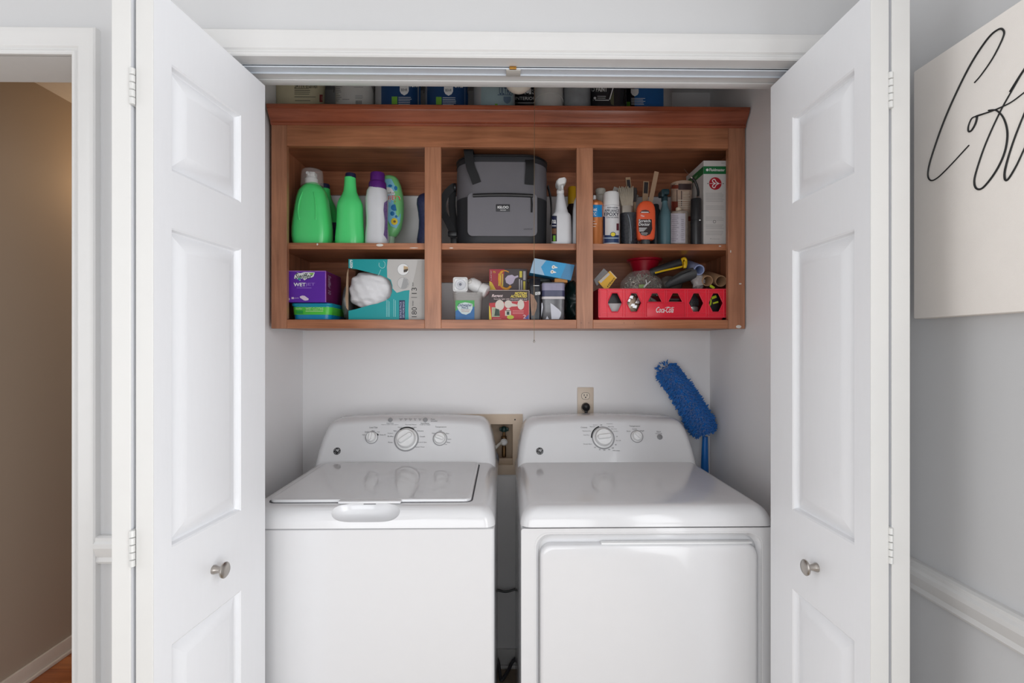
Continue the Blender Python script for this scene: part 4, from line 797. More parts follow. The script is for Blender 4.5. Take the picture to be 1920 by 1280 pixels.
hs_([(cx + hw + 0.001, Y - 0.05, Z(356, Y)), (cx + hw + 0.011, Y - 0.05, Z(375, Y)), (cx + hw + 0.015, Y - 0.05, Z(400, Y)), (cx + hw + 0.012, Y - 0.05, Z(425, Y))], 0.03, (0, 1, 0), 'shoulder_strap')
# spray bottle and neighbours
Y = 1.905
t, cx = bottle('spray_bottle', 'white trigger spray bottle beside the cooler bag', 1052.5, Y,
    [(457, 18, 0.026, 0.8), (455, 19.2, 0.028, 0.8), (440, 19, 0.028, 0.8), (418, 18.4, 0.027, 0.8), (406, 17.8, 0.026, 0.85), (402, 16.5, 0.025, 0.9, 0), (398, 13, 0.023, 1, 0), (390, 11, 0.0205, 1, -0.3), (378, 9, 0.018, 1, -1), (368, 7.3, 0.0146, 1, -1.5), (364, 6.6, 0.0132, 1, -1.7), (362.5, 5.8, 0.0116, 1, -1.7)], WB)
hx_ = X(1050.6, Y)
B().lathe([(0.0135, Z(363, Y)), (0.0142, Z(361, Y)), (0.0142, Z(357, Y)), (0.0125, Z(356, Y))], hx_, Y, 20).loft([[(hx_ + u * 0.0108 + sh, Y + v * 0.019 - 0.004, z) for u, v in rrect(1, 1, 0.45, 4)] for z, sh in ((Z(356.5, Y), 0), (Z(350, Y), -0.001))]).loft([[(hx_ + u * w_ + 0.001, Y - 0.008 + v * 0.034, z + 0.003 * u) for u, v in rrect(1, 1, 0.5, 4)] for z, w_ in ((Z(351, Y), 0.013), (Z(346, Y), 0.019), (Z(341.5, Y), 0.019), (Z(339.5, Y), 0.015))]).obj('spray_head', PLASTW, t)
B().loft([[(hx_ - 0.006 + u * 0.006, Y - 0.026 + v * 0.004 + d, z) for u, v in rrect(1, 1, 0.5, 3)] for z, d in ((Z(349, Y), 0.0), (Z(356, Y), -0.006), (Z(362, Y), -0.012))]).obj('trigger', M('pale_grey_plastic', (190, 190, 190), 0.4), t)
def bdec(x0, x1, y0, y1, mat, nm, e):
    b = B().patch(X(x0, Y), X(x1, Y), Z(y1, Y), Z(y0, Y), Y, 8); b.curve_on(cx, Y, 0.0387, 0.028, e, 0.0224); return b.obj(nm, mat, t)
bdec(1034.5, 1044, 404, 452, M('bona_black', (36, 30, 34), 0.45), 'label', 0.0008)
bdec(1034.5, 1043.5, 405, 426, M('bona_navy', (30, 36, 70), 0.45), 'label', 0.0012)
bdec(1034.5, 1043, 428, 438, M('bona_brown', (120, 82, 60), 0.45), 'label', 0.0012)
bdec(1037, 1041.5, 441, 452, GRNP, 'label', 0.0012)
b = B().text('na', X(1035, Y), X(1042.5, Y), Z(418.5, Y), Z(411.5, Y), Y, bold=0.02).patch(X(1035, Y), X(1043, Y), Z(423.5, Y), Z(422.3, Y), Y, 5); b.curve_on(cx, Y, 0.0387, 0.028, 0.0018, 0.0224); b.obj('lettering', WHITEINK, t)
Y = 2.055
t, cx = bottle('cleaner_bottle', 'dark cleaner bottle with a yellow cap behind the white spray bottle', 1074, Y,
    [(457, 15, 0.03, 0.9), (454, 16, 0.032, 0.9), (405, 16, 0.032, 0.9), (393, 13, 0.026, 1), (384, 9, 0.0195, 1), (381, 8, 0.017, 1)], M('black_bottle', (40, 32, 34), 0.35))
B().lathe([(0.019, Z(383, Y)), (0.020, Z(380, Y)), (0.018, Z(352, Y)), (0.015, Z(350, Y)), (0, Z(350, Y))], X(1073.5, Y), Y, 20).obj('cap', M('yellow_cap', (214, 166, 28), 0.4), t)
Y = 1.915
t, cx = bottle('cleaner_bottle', 'white bottle mostly hidden behind the right mullion', 1089, Y,
    [(457, 15, 0.028, 0.8), (455, 16.5, 0.03, 0.8), (420, 16, 0.03, 0.8), (395, 15, 0.028, 0.9), (378, 13, 0.024, 1), (368, 9, 0.018, 1), (366, 6, 0.012, 1)], WB)
# right bay, upper shelf
Y = 1.885
def tin(name, label, px0, px1, Y, py, mat, cat='can', dome=0.0, part='can_body'):
    x0, x1 = X(px0, Y), X(px1, Y); r = (x1 - x0) / 2; cx = (x0 + x1) / 2; z = Z(py, Y)
    t = thing(name, label, cat, (cx, Y, S), SHELFG)
    pr = [(r * 0.95, S), (r, S + 0.002), (r, S + 0.005), (r * 0.97, S + 0.007), (r * 0.97, z - 0.006), (r, z - 0.004), (r, z - 0.001)]
    if dome: pr = pr[:-2] + [(r * 0.99, z - 0.004)] + [(r * 0.97 * cos(a), z - 0.002 + dome * sin(a)) for a in (0.2, 0.5, 0.8, 1.1)] + [(r * 0.3, z + dome)]
    else: pr += [(r * 0.92, z), (r * 0.9, z - 0.003), (0, z - 0.003)]
    B().lathe(pr, cx, Y, 32).obj(part, mat, t, ang=30); return t, cx, r * 0.97
def wrap(t, cx, r, Y, mat, nm, bld, e): 
    b = B(); bld(b); b.curve_on(cx, Y, r, r, e); return b.obj(nm, mat, t, recalc=False)
ORC = M('orange_brown_can', (206, 126, 72), 0.3, metal=0.3, var=0.25, vs=6, stretch=(40, 40, 0.2))
t, cx, r = tin('spray_can', 'orange and blue spray can without its cap, cut off by the right mullion', 1101, 1131, Y, 381, ORC, 'spray can', dome=0.014)
B().lathe([(0.006, Z(376, Y)), (0.0055, Z(366.5, Y)), (0.004, Z(365.5, Y)), (0, Z(365.5, Y))], cx - 0.003, Y, 14).obj('nozzle', PLASTW, t)
wrap(t, cx, r, Y, M('sky_blue_print', (14, 140, 208), 0.35), 'label', lambda b: b.patch(X(1101.5, Y), X(1130.5, Y), Z(406, Y), Z(383, Y), Y, 16), 0.0005)
wrap(t, cx, r, Y, WHITEINK, 'lettering', lambda b: (b.text('Wet', X(1103, Y), X(1119.5, Y), Z(395, Y), Z(388, Y), Y, bold=0.02), b.text('MATIC', X(1102.5, Y), X(1118, Y), Z(403.5, Y), Z(397, Y), Y, bold=0.02), lines(b, 1104, 1119, 413.5, 3, 5, Y)), 0.0012)
Y = 2.04
t, cx, r = tin('jar', 'off-white jar with a round lid behind the two spray cans', 1114, 1137, Y, 366, M('cloudy_jar', (190, 184, 174), 0.4), 'jar', dome=0.006)
B().lathe([(0.0155, Z(368, Y)), (0.019, Z(361, Y)), (0.0205, Z(360, Y)), (0.021, Z(356, Y)), (0.0195, Z(354, Y)), (0, Z(353.5, Y))], X(1126, Y), Y, 24).obj('jar_lid', M('cream_lid', (206, 202, 190), 0.4), t)
Y = 1.885
WCAN = M('white_can_paint', (224, 224, 226), 0.3)
t, cx, r = tin('spray_can', 'white spray can reading APPLIANCE EPOXY with a dark blue base', 1129.5, 1162, Y, 386, WCAN, 'spray can', dome=0.004)
B().lathe([(0.0300, Z(386.5, Y)), (0.0302, Z(385, Y)), (0.0292, Z(364, Y)), (0.0270, Z(361, Y)), (0.020, Z(359.5, Y)), (0, Z(359.5, Y))], cx, Y, 32).obj('spray_cap', PLASTW, t)
NV = M('epoxy_navy', (38, 62, 104), 0.35)
wrap(t, cx, r, Y, NV, 'label', lambda b: (b.patch(X(1130, Y), X(1161.5, Y), Z(457, Y), Z(440, Y), Y, 20), b.patch(X(1130, Y), X(1134.5, Y), Z(440, Y), Z(405, Y), Y, 5)), 0.0006)
wrap(t, cx, r, Y, M('pale_blue_print', (170, 190, 212), 0.4), 'label', lambda b: b.patch(X(1130.5, Y), X(1161.5, Y), Z(446.5, Y), Z(444.5, Y), Y, 20), 0.0012)
wrap(t, cx, r, Y, M('dark_red_print', (96, 40, 54), 0.4), 'label', lambda b: b.patch(X(1156, Y), X(1160.5, Y), Z(431, Y), Z(418, Y), Y, 4), 0.0008)
wrap(t, cx, r, Y, M('epoxy_ink', (34, 38, 62), 0.4), 'lettering', lambda b: (b.text('APPLIANCE', X(1133.5, Y), X(1161, Y), Z(396.5, Y), Z(391.5, Y), Y, bold=0.01), b.text('EPOXY', X(1133, Y), X(1161, Y), Z(404, Y), Z(397.3, Y), Y, bold=0.02), b.text('ULTRA-HARD ENAMEL', X(1137, Y), X(1160, Y), Z(408, Y), Z(405.3, Y), Y), b.text('RUST-OLEUM', X(1139, Y), X(1158, Y), Z(389.6, Y), Z(387.2, Y), Y, bold=0.02)), 0.0010)
wrap(t, cx, r, Y, NV, 'badge', lambda b: b.disc(X(1149.5, Y), Z(438.5, Y), 0.0108, 0.0094, Y), 0.0014)
wrap(t, cx, r, Y, M('yellow_badge', (232, 212, 50), 0.4), 'badge', lambda b: b.disc(X(1149.5, Y), Z(438.5, Y), 0.0086, 0.0074, Y), 0.0018)
# pouch of brushes
Y = 1.905
pb = thing('plastic_cup', 'dark clear-plastic sleeve holding brushes beside the white spray can', 'cup', (X(1180, Y), Y, S))
cx = X(1179.5, Y)
B().rloft([(S, 0.028, 0.022, 0.02), (S + 0.002, 0.030, 0.024, 0.022), (Z(400, Y), 0.033, 0.026, 0.022), (Z(400, Y), 0.0315, 0.0245, 0.021), (S + 0.004, 0.0285, 0.0225, 0.02)], cx, Y, 5).obj('sleeve', M('dark_speckled_plastic', (48, 50, 56), 0.18, var=0.9, vs=140), pb)
B().tube(smoothpath([(X(1174, Y), Y - 0.0275, Z(404, Y)), (X(1178, Y), Y - 0.0275, Z(420, Y)), (X(1180, Y), Y - 0.027, Z(440, Y)), (X(1180, Y), Y - 0.0265, Z(455, Y))], 4), [0.0008] + [0.0016] * 11 + [0.0008], 6, flat=0.5).obj('torn_edge', M('plastic_edge', (190, 204, 220), 0.2), pb)
BRI = M('grey_bristles', (168, 158, 142), 0.8, var=0.35, vs=30, stretch=(30, 30, 1)); FER = M('tin_ferrule', (168, 160, 150), 0.35, metal=0.7); RAW = M('raw_wood_handle', (176, 146, 116), 0.6, var=0.15)
def bz(y): return Z(y, Y)
br = thing('paint_brush', 'wide paint brush standing bristles up in the dark sleeve', 'brush', (cx, Y, S + 0.01))
bb = B()
for k in range(13):
    u = k / 12; x0 = X(1166 + 19 * u, Y - 0.004); x1 = X(1158.5 + 28 * u, Y - 0.004); zt_ = bz(351 + R.uniform(-2.5, 2) + 2 * abs(u - 0.5))
    for yy in (-0.006, 0.0, 0.006): bb.tube([(x0, Y - 0.004 + yy, bz(386)), ((x0 + x1) / 2, Y - 0.004 + yy * 1.2, bz(370)), (x1, Y - 0.004 + yy * 0.8, zt_ + R.uniform(-0.003, 0.003))], [0.0026, 0.0026, 0.0014], 5)
bb.obj('bristles', BRI, br, kind='stuff')
B().loft([[(X(1175, Y) + u * 0.0215, Y - 0.004 + v * 0.0085, z) for u, v in rrect(1, 1, 0.5, 4)] for z in (bz(401), bz(385.5))]).obj('ferrule', FER, br)
B().loft([[(X(1176, Y) + u * w_, Y - 0.003 + v * 0.006, z) for u, v in rrect(1, 1, 0.6, 4)] for z, w_ in ((S + 0.012, 0.009), (S + 0.04, 0.012), (S + 0.07, 0.010), (bz(401), 0.020))]).obj('handle', RAW, br)
def stick(name, label, p0, p1, Y0, Y1, w, th, mat, cat, tag_=None):
    a = W(p0[0], p0[1], Y0); a.z = max(a.z, S + 0.004); c = W(p1[0], p1[1], Y1)
    t = thing(name, label, cat, (a.x, a.y, S + 0.001), 'brushes and stirrers on the upper shelf'); ax = (c - a).normalized(); sd = Vector((1, 0, 0)); sd = (sd - ax * sd.dot(ax)).normalized()
    B().strap([a, a.lerp(c, 0.35), a.lerp(c, 0.97), c], w, th, sd).obj('handle', mat, t)
    if tag_:
        nn = ax.cross(sd); nn = nn if nn.y < 0 else -nn
        f0, f1, w2 = tag_; p = [a.lerp(c, f0), a.lerp(c, f1)]
        B().strap([q_ + nn * (th / 2) for q_ in p], w2, 0.0008, sd).obj('sticker', M('dark_sticker', (52, 48, 50), 0.5), t)
    return t, a, c
stick('paint_brush', 'flat wooden brush handle with a dark sticker leaning left of centre', (1189, 450), (1177, 333), 1.95, 1.97, 0.019, 0.007, RAW, 'brush', (0.72, 0.96, 0.013))
t, a, c = stick('paint_brush', 'small round brush standing bristles up behind the orange bottle', (1190, 455), (1190, 373), 1.955, 1.955, 0.008, 0.006, RAW, 'brush')
B().lathe([(0.0055, c.z - 0.012), (0.006, c.z), (0.0085, c.z + 0.016), (0.010, c.z + 0.030), (0.007, c.z + 0.042), (0, c.z + 0.044)], c.x, c.y, 14).obj('bristles', M('dark_bristles', (70, 66, 66), 0.8, var=0.4, vs=80), t)
t_, a, c = stick('paint_stirrer', 'upright wooden paint stirrer with a dark stamp behind the orange bottle', (1205, 455), (1211.5, 340), 1.95, 1.965, 0.022, 0.004, RAW, 'stirrer', (0.80, 0.985, 0.016))
t_, a, c = stick('paint_stirrer', 'wooden paint stirrer leaning to the right behind the orange bottle', (1204, 455), (1231, 322), 1.925, 1.955, 0.017, 0.004, M('pale_stirrer_wood', (190, 158, 130), 0.6, var=0.12), 'stirrer')
Yk = 2.06
t_, a, c = stick('putty_knife', 'grey scraper lying tilted behind the brushes', (1195, 372), (1149, 356), 2.07, 2.06, 0.028, 0.004, M('dull_blade', (150, 144, 138), 0.4, metal=0.6), 'scraper')
# orange bottle standing on its cap
Y = 1.88; cx = X(1210.5, Y)
OB = thing('polish_bottle', 'orange flat bottle reading Scratch Doctor standing on its cap', 'bottle', (cx, Y, S))
ORG = M('orange_plastic', (244, 98, 56), 0.35)
sec = [(449.5, 13.5), (447, 15.5), (443, 16.3), (430, 17.2), (410, 17.6), (395, 17.3), (388, 16.2), (383, 14.0), (379.5, 10.8), (377.5, 7), (376.8, 3)]
B().rloft([(Z(py, Y), h_ * Y / F, 0.019 * (0.5 + 0.5 * min(1, h_ / 16)), 0.014 * min(1, h_ / 16), 0, 0) for py, h_ in sec], cx, Y, 6).obj('bottle_body', ORG, OB)
B().lathe([(0.0165, S), (0.017, S + 0.002), (0.016, Z(449, Y))], cx, Y, 24).obj('cap', M('grey_cap', (72, 76, 78), 0.4), OB)
yf = Y - 0.0192
P_ = lambda l: [(X(a, yf), Z(c, yf)) for a, c in l]
B().poly(P_([(1197, 410), (1222, 410), (1223, 428), (1219, 438), (1211, 441.5), (1203, 440), (1197.5, 432)]), yf - 0.0006).obj('label', M('black_label2', (40, 22, 24), 0.4), OB)
B().poly(P_([(1199.5, 398), (1203, 393.5), (1210, 392), (1216, 393.5), (1219, 398)]), yf - 0.0006).obj('label', M('brown_logo', (96, 60, 56), 0.4), OB)
B().text('Scratch', X(1197.5, yf), X(1219.5, yf), Z(415.7, yf), Z(410.2, yf), yf - 0.0012, bold=0.02).text('Doctor', X(1197.5, yf), X(1218.5, yf), Z(422.3, yf), Z(416.3, yf), yf - 0.0012, bold=0.02).text('The', X(1201, yf), X(1208, yf), Z(405.5, yf), Z(402, yf), yf - 0.0012, bold=0.02).obj('lettering', WHITEINK, OB)
q = B()
for k, (a, c) in enumerate(((1213, 426), (1211, 428), (1209, 430), (1207, 432))): q.patch(X(1198, yf), X(a, yf), Z(c + 1, yf), Z(c, yf), yf - 0.0012, 2)
q.patch(X(1202, yf), X(1214, yf), Z(436.5, yf), Z(435.5, yf), yf - 0.0012, 2).patch(X(1203, yf), X(1213, yf), Z(439.5, yf), Z(438.8, yf), yf - 0.0012, 2).patch(X(1202, yf), X(1216, yf), Z(397.6, yf), Z(396, yf), yf - 0.0012, 2); q.obj('print_lines', WHITEINK, OB)
Y = 1.985
t, cx = bottle('cleaner_bottle', 'dark bottle standing between the orange bottle and the teal spray bottle', 1229, Y,
    [(457, 11, 0.024, 0.9), (454, 12, 0.026, 0.9), (405, 12, 0.026, 0.9), (396, 9.5, 0.021, 1), (390, 6.5, 0.014, 1), (384, 6.5, 0.014, 1), (382, 5, 0.010, 1)], M('dark_slate_plastic', (40, 48, 54), 0.35))
Y = 1.935
TEAL = M('teal_grey_plastic', (96, 132, 142), 0.4)
t, cx = bottle('spray_bottle', 'teal spray bottle with a dark teal trigger head', 1246.5, Y,
    [(457, 10, 0.03, 0.8), (455, 11, 0.032, 0.8), (410, 11, 0.032, 0.8), (402, 10, 0.03, 0.9), (393, 7.5, 0.022, 1), (385, 5.5, 0.013, 1), (378, 5, 0.0105, 1), (375, 5, 0.0105, 1)], TEAL)
tx = X(1246, Y); DT = M('dark_teal_plastic', (34, 62, 70), 0.4)
B().lathe([(0.0125, Z(376, Y)), (0.0125, Z(368, Y)), (0.009, Z(366, Y))], tx, Y, 16).box(tx - 0.017, tx + 0.011, Y - 0.028, Y + 0.03, Z(366.5, Y), Z(356, Y), 0.005).box(tx - 0.021, tx - 0.010, Y - 0.034, Y - 0.020, Z(372, Y), Z(358, Y), 0.003).obj('spray_head', DT, t)
Y = 1.960
RUST = M('rusty_can_paint', (176, 150, 132), 0.45, var=0.45, vs=45)
t, cx, r = tin('paint_tin', 'tall weathered tin with a rusty paper label behind the small tin', 1258, 1297, Y, 342, RUST, 'tin')
for a_, c_, e_, g_ in ((1259, 1271, 394, 376), (1259, 1272, 352, 345), (1286, 1295, 413, 404)): wrap(t, cx, r, Y, M('rust_red_print', (122, 52, 36), 0.5, var=0.3, vs=60), 'label', lambda b: b.patch(X(a_, Y), X(c_, Y), Z(e_, Y), Z(g_, Y), Y, 8), 0.0008)
wrap(t, cx, r, Y, M('dark_brown_print', (62, 44, 44), 0.5), 'label', lambda b: (b.patch(X(1272, Y), X(1296, Y), Z(354, Y), Z(342.5, Y), Y, 12), b.patch(X(1269, Y), X(1270.2, Y), Z(376, Y), Z(354, Y), Y, 1), b.patch(X(1277, Y), X(1278.5, Y), Z(385, Y), Z(356, Y), Y, 1)), 0.0008)
wrap(t, cx, r, Y, M('cream_print', (212, 202, 186), 0.5), 'label', lambda b: (b.patch(X(1271, Y), X(1295, Y), Z(374.5, Y), Z(373, Y), Y, 10), lines(b, 1280, 1294, 358, 5, 3, Y), lines(b, 1272, 1294, 378, 4, 3.4, Y)), 0.0014)
B().tube([(cx + 1.03 * r * 1.03 * cos(a), Y - 0.9 * r * sin(a), Z(352, Y) + 0.018 * sin(a)) for a in [pi * i / 16 for i in range(17)]], 0.0011, 5).obj('handle', WIRE, t)
Y = 1.886
t, cx, r = tin('spray_can', 'small tin with a peeling pale label in front of the rusty tin', 1257.5, 1290, Y, 397, M('peeled_tin', (150, 138, 128), 0.4, var=0.3, vs=50), 'spray can', dome=0.006)
B().lathe([(0.0105, Z(397, Y)), (0.0105, Z(389, Y)), (0.008, Z(387.5, Y)), (0, Z(387.5, Y))], cx - 0.003, Y, 16).obj('neck', M('cream_neck', (214, 196, 172), 0.5), t)
wrap(t, cx, r, Y, M('pale_lavender_label', (190, 186, 196), 0.45, var=0.2, vs=70), 'label', lambda b: b.patch(X(1258.5, Y), X(1285, Y), Z(454.5, Y), Z(398.5, Y), Y, 20), 0.0006)
wrap(t, cx, r, Y, M('lavender_ink', (120, 112, 126), 0.5), 'lettering', lambda b: (lines(b, 1260, 1273, 403, 14, 3.6, Y, 0.8, 0.4), lines(b, 1277, 1284, 410, 11, 3.8, Y, 0.8, 0.4)), 0.0012)
# hand pump with a hose
Y = 1.866; cx = X(1305.0, Y)
hpm = thing('hand_pump', 'black hand pump with a short curved hose standing beside the white box', 'pump', (cx, Y, S))
B().lathe([(0.0185, S), (0.0192, S + 0.002), (0.0192, Z(413, Y)), (0.0184, Z(412.6, Y)), (0.0184, Z(411.6, Y)), (0.0192, Z(411.2, Y)), (0.0192, Z(373, Y)), (0.018, Z(371.5, Y)), (0, Z(371.5, Y))], cx, Y, 28).obj('barrel', M('matt_black_tube', (38, 38, 41), 0.4), hpm)
B().disc(X(1308.5, Y), Z(413.5, Y), 0.0028, 0.0028, Y - 0.0192, 12).obj('mark', WHITEINK, hpm)
B().lathe([(0.005, Z(372, Y)), (0.005, Z(367, Y)), (0.0038, Z(366, Y))], X(1308.5, Y), Y, 12).obj('fitting', STEEL, hpm)
B().tube(smoothpath([(X(1308.5, Y), Y, Z(367, Y)), (X(1309, Y), Y, Z(358, Y)), (X(1307, Y), Y, Z(348, Y)), (X(1302, Y), Y - 0.004, Z(338, Y)), (X(1296.5, Y), Y - 0.006, Z(333, Y))], 6), 0.0046, 10).obj('hose', BLACK, hpm)
B().tube([(X(1297, Y), Y - 0.006, Z(333.3, Y)), (X(1293.5, Y), Y - 0.007, Z(330.5, Y))], 0.0042, 10).tube([(X(1293.5, Y), Y - 0.007, Z(330.5, Y)), (X(1281.5, Y), Y - 0.007, Z(316, Y))], 0.0008, 6).obj('nozzle', STEEL, hpm)
# tall white box
yf = 1.862; yb = 2.04; x0, x1 = X(1319, yf), X(1362.5, yf); z1 = Z(298.5, yf)
fb = thing('carton', 'tall white carton with a green band and a red round emblem', 'box', ((x0 + x1) / 2, yf, S))
CT = M('white_card', (206, 203, 201), 0.55)
B().box(x0, x1, yf, yb, S, z1, 0.001, 1).obj('carton', CT, fb)
B().raw([(x1 - 0.024, yf + 0.03, z1), (x1, yf + 0.03, z1), (x1 - 0.006, yf + 0.036, z1 + 0.011), (x1 - 0.014, yf + 0.036, z1 + 0.011), (x1 - 0.024, yf + 0.045, z1), (x1, yf + 0.045, z1)], [[0, 1, 2, 3], [5, 4, 3, 2], [0, 3, 4], [1, 5, 2]]).obj('flap', CT, fb)
GB = M('green_band', (26, 112, 62), 0.45); yl_ = yf - 0.0005; f_ = lambda py: Z(py, yf)
B().raw([(x0, yl_, f_(324)), (x1, yl_, f_(324)), (x1, yl_, f_(309.5)), (x0, yl_, f_(309.5)), (x0 - 0.0005, yf, f_(324)), (x0 - 0.0005, yb, f_(324)), (x0 - 0.0005, yb, f_(309.5)), (x0 - 0.0005, yf, f_(309.5))], [[0, 1, 2, 3], [4, 5, 6, 7]]).obj('printed_band', GB, fb, smooth=False)
B().disc(X(1326, yf), f_(316.5), 0.005, 0.005, yl_ - 0.0005, 16).text('Fluidmaster', X(1330, yf), X(1359, yf), f_(319), f_(313.5), yl_ - 0.0005, bold=0.015).obj('lettering', WHITEINK, fb)
vt = [];  v, f = text2d('Fluidmaster', 0, 0.015)
q = B().raw([(x0 - 0.0010, yb - 0.02 - (yb - yf - 0.05) * u * 0.8, f_(320.5) + w_ * 0.013) for u, w_ in v], f); q.obj('lettering', M('pale_green_ink', (150, 190, 150), 0.5), fb)
ecx, ecz = X(1341, yf), f_(342)
B().disc(ecx, ecz, 0.0232, 0.0232, yl_, 32).obj('emblem', M('emblem_red', (176, 26, 44), 0.45), fb)
em = B()
for s_ in (-1, 1):
    em.tube(smoothpath([(ecx + 0.013, yl_ - 0.0003, ecz), (ecx + 0.003, yl_ - 0.0003, ecz + s_ * 0.006), (ecx - 0.001, yl_ - 0.0003, ecz + s_ * 0.014), (ecx - 0.006, yl_ - 0.0003, ecz + s_ * 0.0155), (ecx - 0.0105, yl_ - 0.0003, ecz + s_ * 0.011), (ecx - 0.008, yl_ - 0.0003, ecz + s_ * 0.005), (ecx, yl_ - 0.0003, ecz)], 5), 0.0016, 6, flat=0.5, up=(0, 1, 0))
em.patch(ecx - 0.021, ecx + 0.021, ecz - 0.0006, ecz + 0.0006, yl_ - 0.0005, 1); em.obj('emblem_mark', WHITEINK, fb)
B().poly([(X(1325.5, yf), ecz), (X(1328, yf), ecz + 0.0025), (X(1328, yf), ecz - 0.0025)], yl_).poly([(X(1357.5, yf), ecz), (X(1355, yf), ecz + 0.0025), (X(1355, yf), ecz - 0.0025)], yl_).text('TOILET', X(1352, yf), X(1359, yf), f_(304), f_(302.5), yl_).obj('print_marks', GREYINK, fb)
q = B()
for a in (360, 384, 405, 420, 432): 
    for k in range(6 if a == 360 else 3): q.patch(X(1323, yf), X(1358 - R.uniform(0, 5), yf), f_(a + k * 3 + 0.9), f_(a + k * 3), yl_, 1)
q.text('Fluidmaster', X(1333, yf), X(1350, yf), f_(447.5), f_(445), yl_).disc(X(1332, yf), f_(446), 0.0018, 0.0018, yl_, 10)
q.obj('print_lines', M('pale_grey_ink', (172, 170, 170), 0.6), fb)
q = B(); q.loft([[(X(1339.5, yf) + rr_ * cos(2 * pi * i / 20), yl_ - 0.0002, f_(414) + rr_ * sin(2 * pi * i / 20)) for i in range(20)] for rr_ in (0.0042, 0.0056)], False, False); q.obj('print_ring', GREYINK, fb)
# ------------------------------------------------------------------ things on the cabinet floor
S = czr - 0.0005
# wet-wipe tub and the purple box on it
Y0 = 1.862; x0, x1 = X(545, Y0), X(621, Y0); xc, dpt = (x0 + x1) / 2, 0.20; hw = (x1 - x0) / 2; yc = Y0 + dpt / 2
tb = thing('wipes_tub', 'green and blue plastic wipes tub under the purple box', 'tub', (xc, yc, S))
zl0, zl1 = Z(574, Y0), Z(568, Y0)
B().rloft([(S, hw * 0.86, dpt / 2 - 0.012, 0.02), (S + 0.004, hw * 0.92, dpt / 2 - 0.006, 0.022), (zl0, hw * 0.98, dpt / 2 - 0.003, 0.02)], xc, yc, 5).obj('tub_body', M('aqua_plastic', (22, 148, 204), 0.25), tb)
B().rloft([(zl0, hw, dpt / 2, 0.018), (zl0 + 0.004, hw * 1.015, dpt / 2 + 0.002, 0.018), (zl1 - 0.002, hw * 1.01, dpt / 2 + 0.001, 0.018), (zl1, hw * 0.97, dpt / 2 - 0.004, 0.016)], xc, yc, 5).obj('tub_lid', M('teal_lid', (18, 150, 176), 0.3), tb)
q = B(); zz0, zz1 = Z(590, Y0), Z(575.5, Y0)
q.loft([[(p[0], p[1], z) for p in rrect(hw * k + 0.0006, dpt / 2 - 0.0035 + 0.0006, 0.021, 5, xc, yc)] for z, k in ((zz0, 0.942), (zz1, 0.980))], False, False).obj('label', M('lime_label', (86, 206, 72), 0.35, var=0.25, vs=20), tb)
yq = Y0 - 0.001
B().text('Swiffer', X(554, yq), X(567, yq), Z(580.5, yq), Z(577, yq), yq, shear=0.2).text('WET CLOTHS', X(573, yq), X(606, yq), Z(581.5, yq), Z(576.8, yq), yq, bold=0.01).patch(X(573, yq), X(606, yq), Z(584, yq), Z(583, yq), yq, 2).obj('lettering', M('pale_lime_ink', (200, 240, 180), 0.4), tb)
B().patch(X(556, yq), X(568, yq), Z(588, yq), Z(582.5, yq), yq, 2).obj('print_patch', M('green_patch', (26, 160, 70), 0.4), tb)
yf = 1.848; S2 = zl1 + 0.0004; x0, x1 = X(535.2, yf) + 0.003, X(611, yf)
z1 = Z(508.5, yf)
sb = thing('cleaning_pads_box', 'purple box reading Swiffer WETJET resting on the wipes tub', 'box', ((x0 + x1) / 2, yf, S2))
PUR = M('violet_card', (96, 34, 168), 0.45, var=0.08)
B().box(x0, x1, yf, yf + 0.17, S2, z1, 0.0015, 1).obj('carton', PUR, sb)
B().box(x1 - 0.001, x1 + 0.0006, yf + 0.004, yf + 0.168, S2 + 0.002, z1 - 0.002).obj('side_panel', M('plum_card', (104, 26, 84), 0.5, var=0.5, vs=12), sb)
B().box(x0 + 0.001, x1, yf - 0.0006, yf + 0.001, z1 - 0.002, z1 + 0.0004).box(x1 - 0.0022, x1 + 0.0008, yf - 0.0006, yf + 0.001, S2 + 0.001, z1 - 0.001).obj('worn_edge', M('worn_pink_card', (170, 110, 190), 0.6, var=0.4, vs=60), sb)
yl_ = yf - 0.0009; f_ = lambda py: Z(py, yf); XX = lambda px: X(535.2 + (px - 535.2) * (611 - 535.2) / (612.5 - 535.2), yf)
swp = [(552, 523), (553, 517), (558, 512), (564, 513), (571, 511), (580, 511), (591.5, 511.5), (589, 519), (585, 521), (578, 522), (572, 526), (568, 523), (563, 523), (563.5, 527.5), (559, 524)]
B().poly([(XX(a), f_(c)) for a, c in swp], yl_).text('WET', XX(551), XX(574), f_(537.5), f_(530.8), yl_, bold=0.025).obj('print_white', WHITEINK, sb)
B().text('Swiffer', XX(554), XX(587), f_(523.5), f_(512.8), yl_ - 0.0005, shear=0.25, bold=0.012).obj('lettering', M('dark_green_ink', (34, 58, 60), 0.5), sb)
B().poly([(XX(a), f_(c)) for a, c in [(580, 513), (590, 512.5), (588, 516), (584, 516)]], yl_ - 0.0006).obj('leaf_mark', GRNP, sb)
B().poly([(XX(a), f_(c)) for a, c in [(558.5, 522), (565, 522.5), (562, 527.5)]], yl_ - 0.0006).obj('teal_mark', M('teal_ink', (30, 150, 150), 0.5), sb)
B().text('JET', XX(573.5), XX(592), f_(537.5), f_(530.8), yl_, bold=0.01).patch(XX(557), XX(585), f_(540.8), f_(539.8), yl_, 2).obj('lettering', M('lilac_ink', (160, 120, 210), 0.5), sb)
padp = [(563, 556), (568, 554.5), (572, 555), (580, 560.5), (579, 563), (574, 564), (571, 563.5), (563, 558.5)]
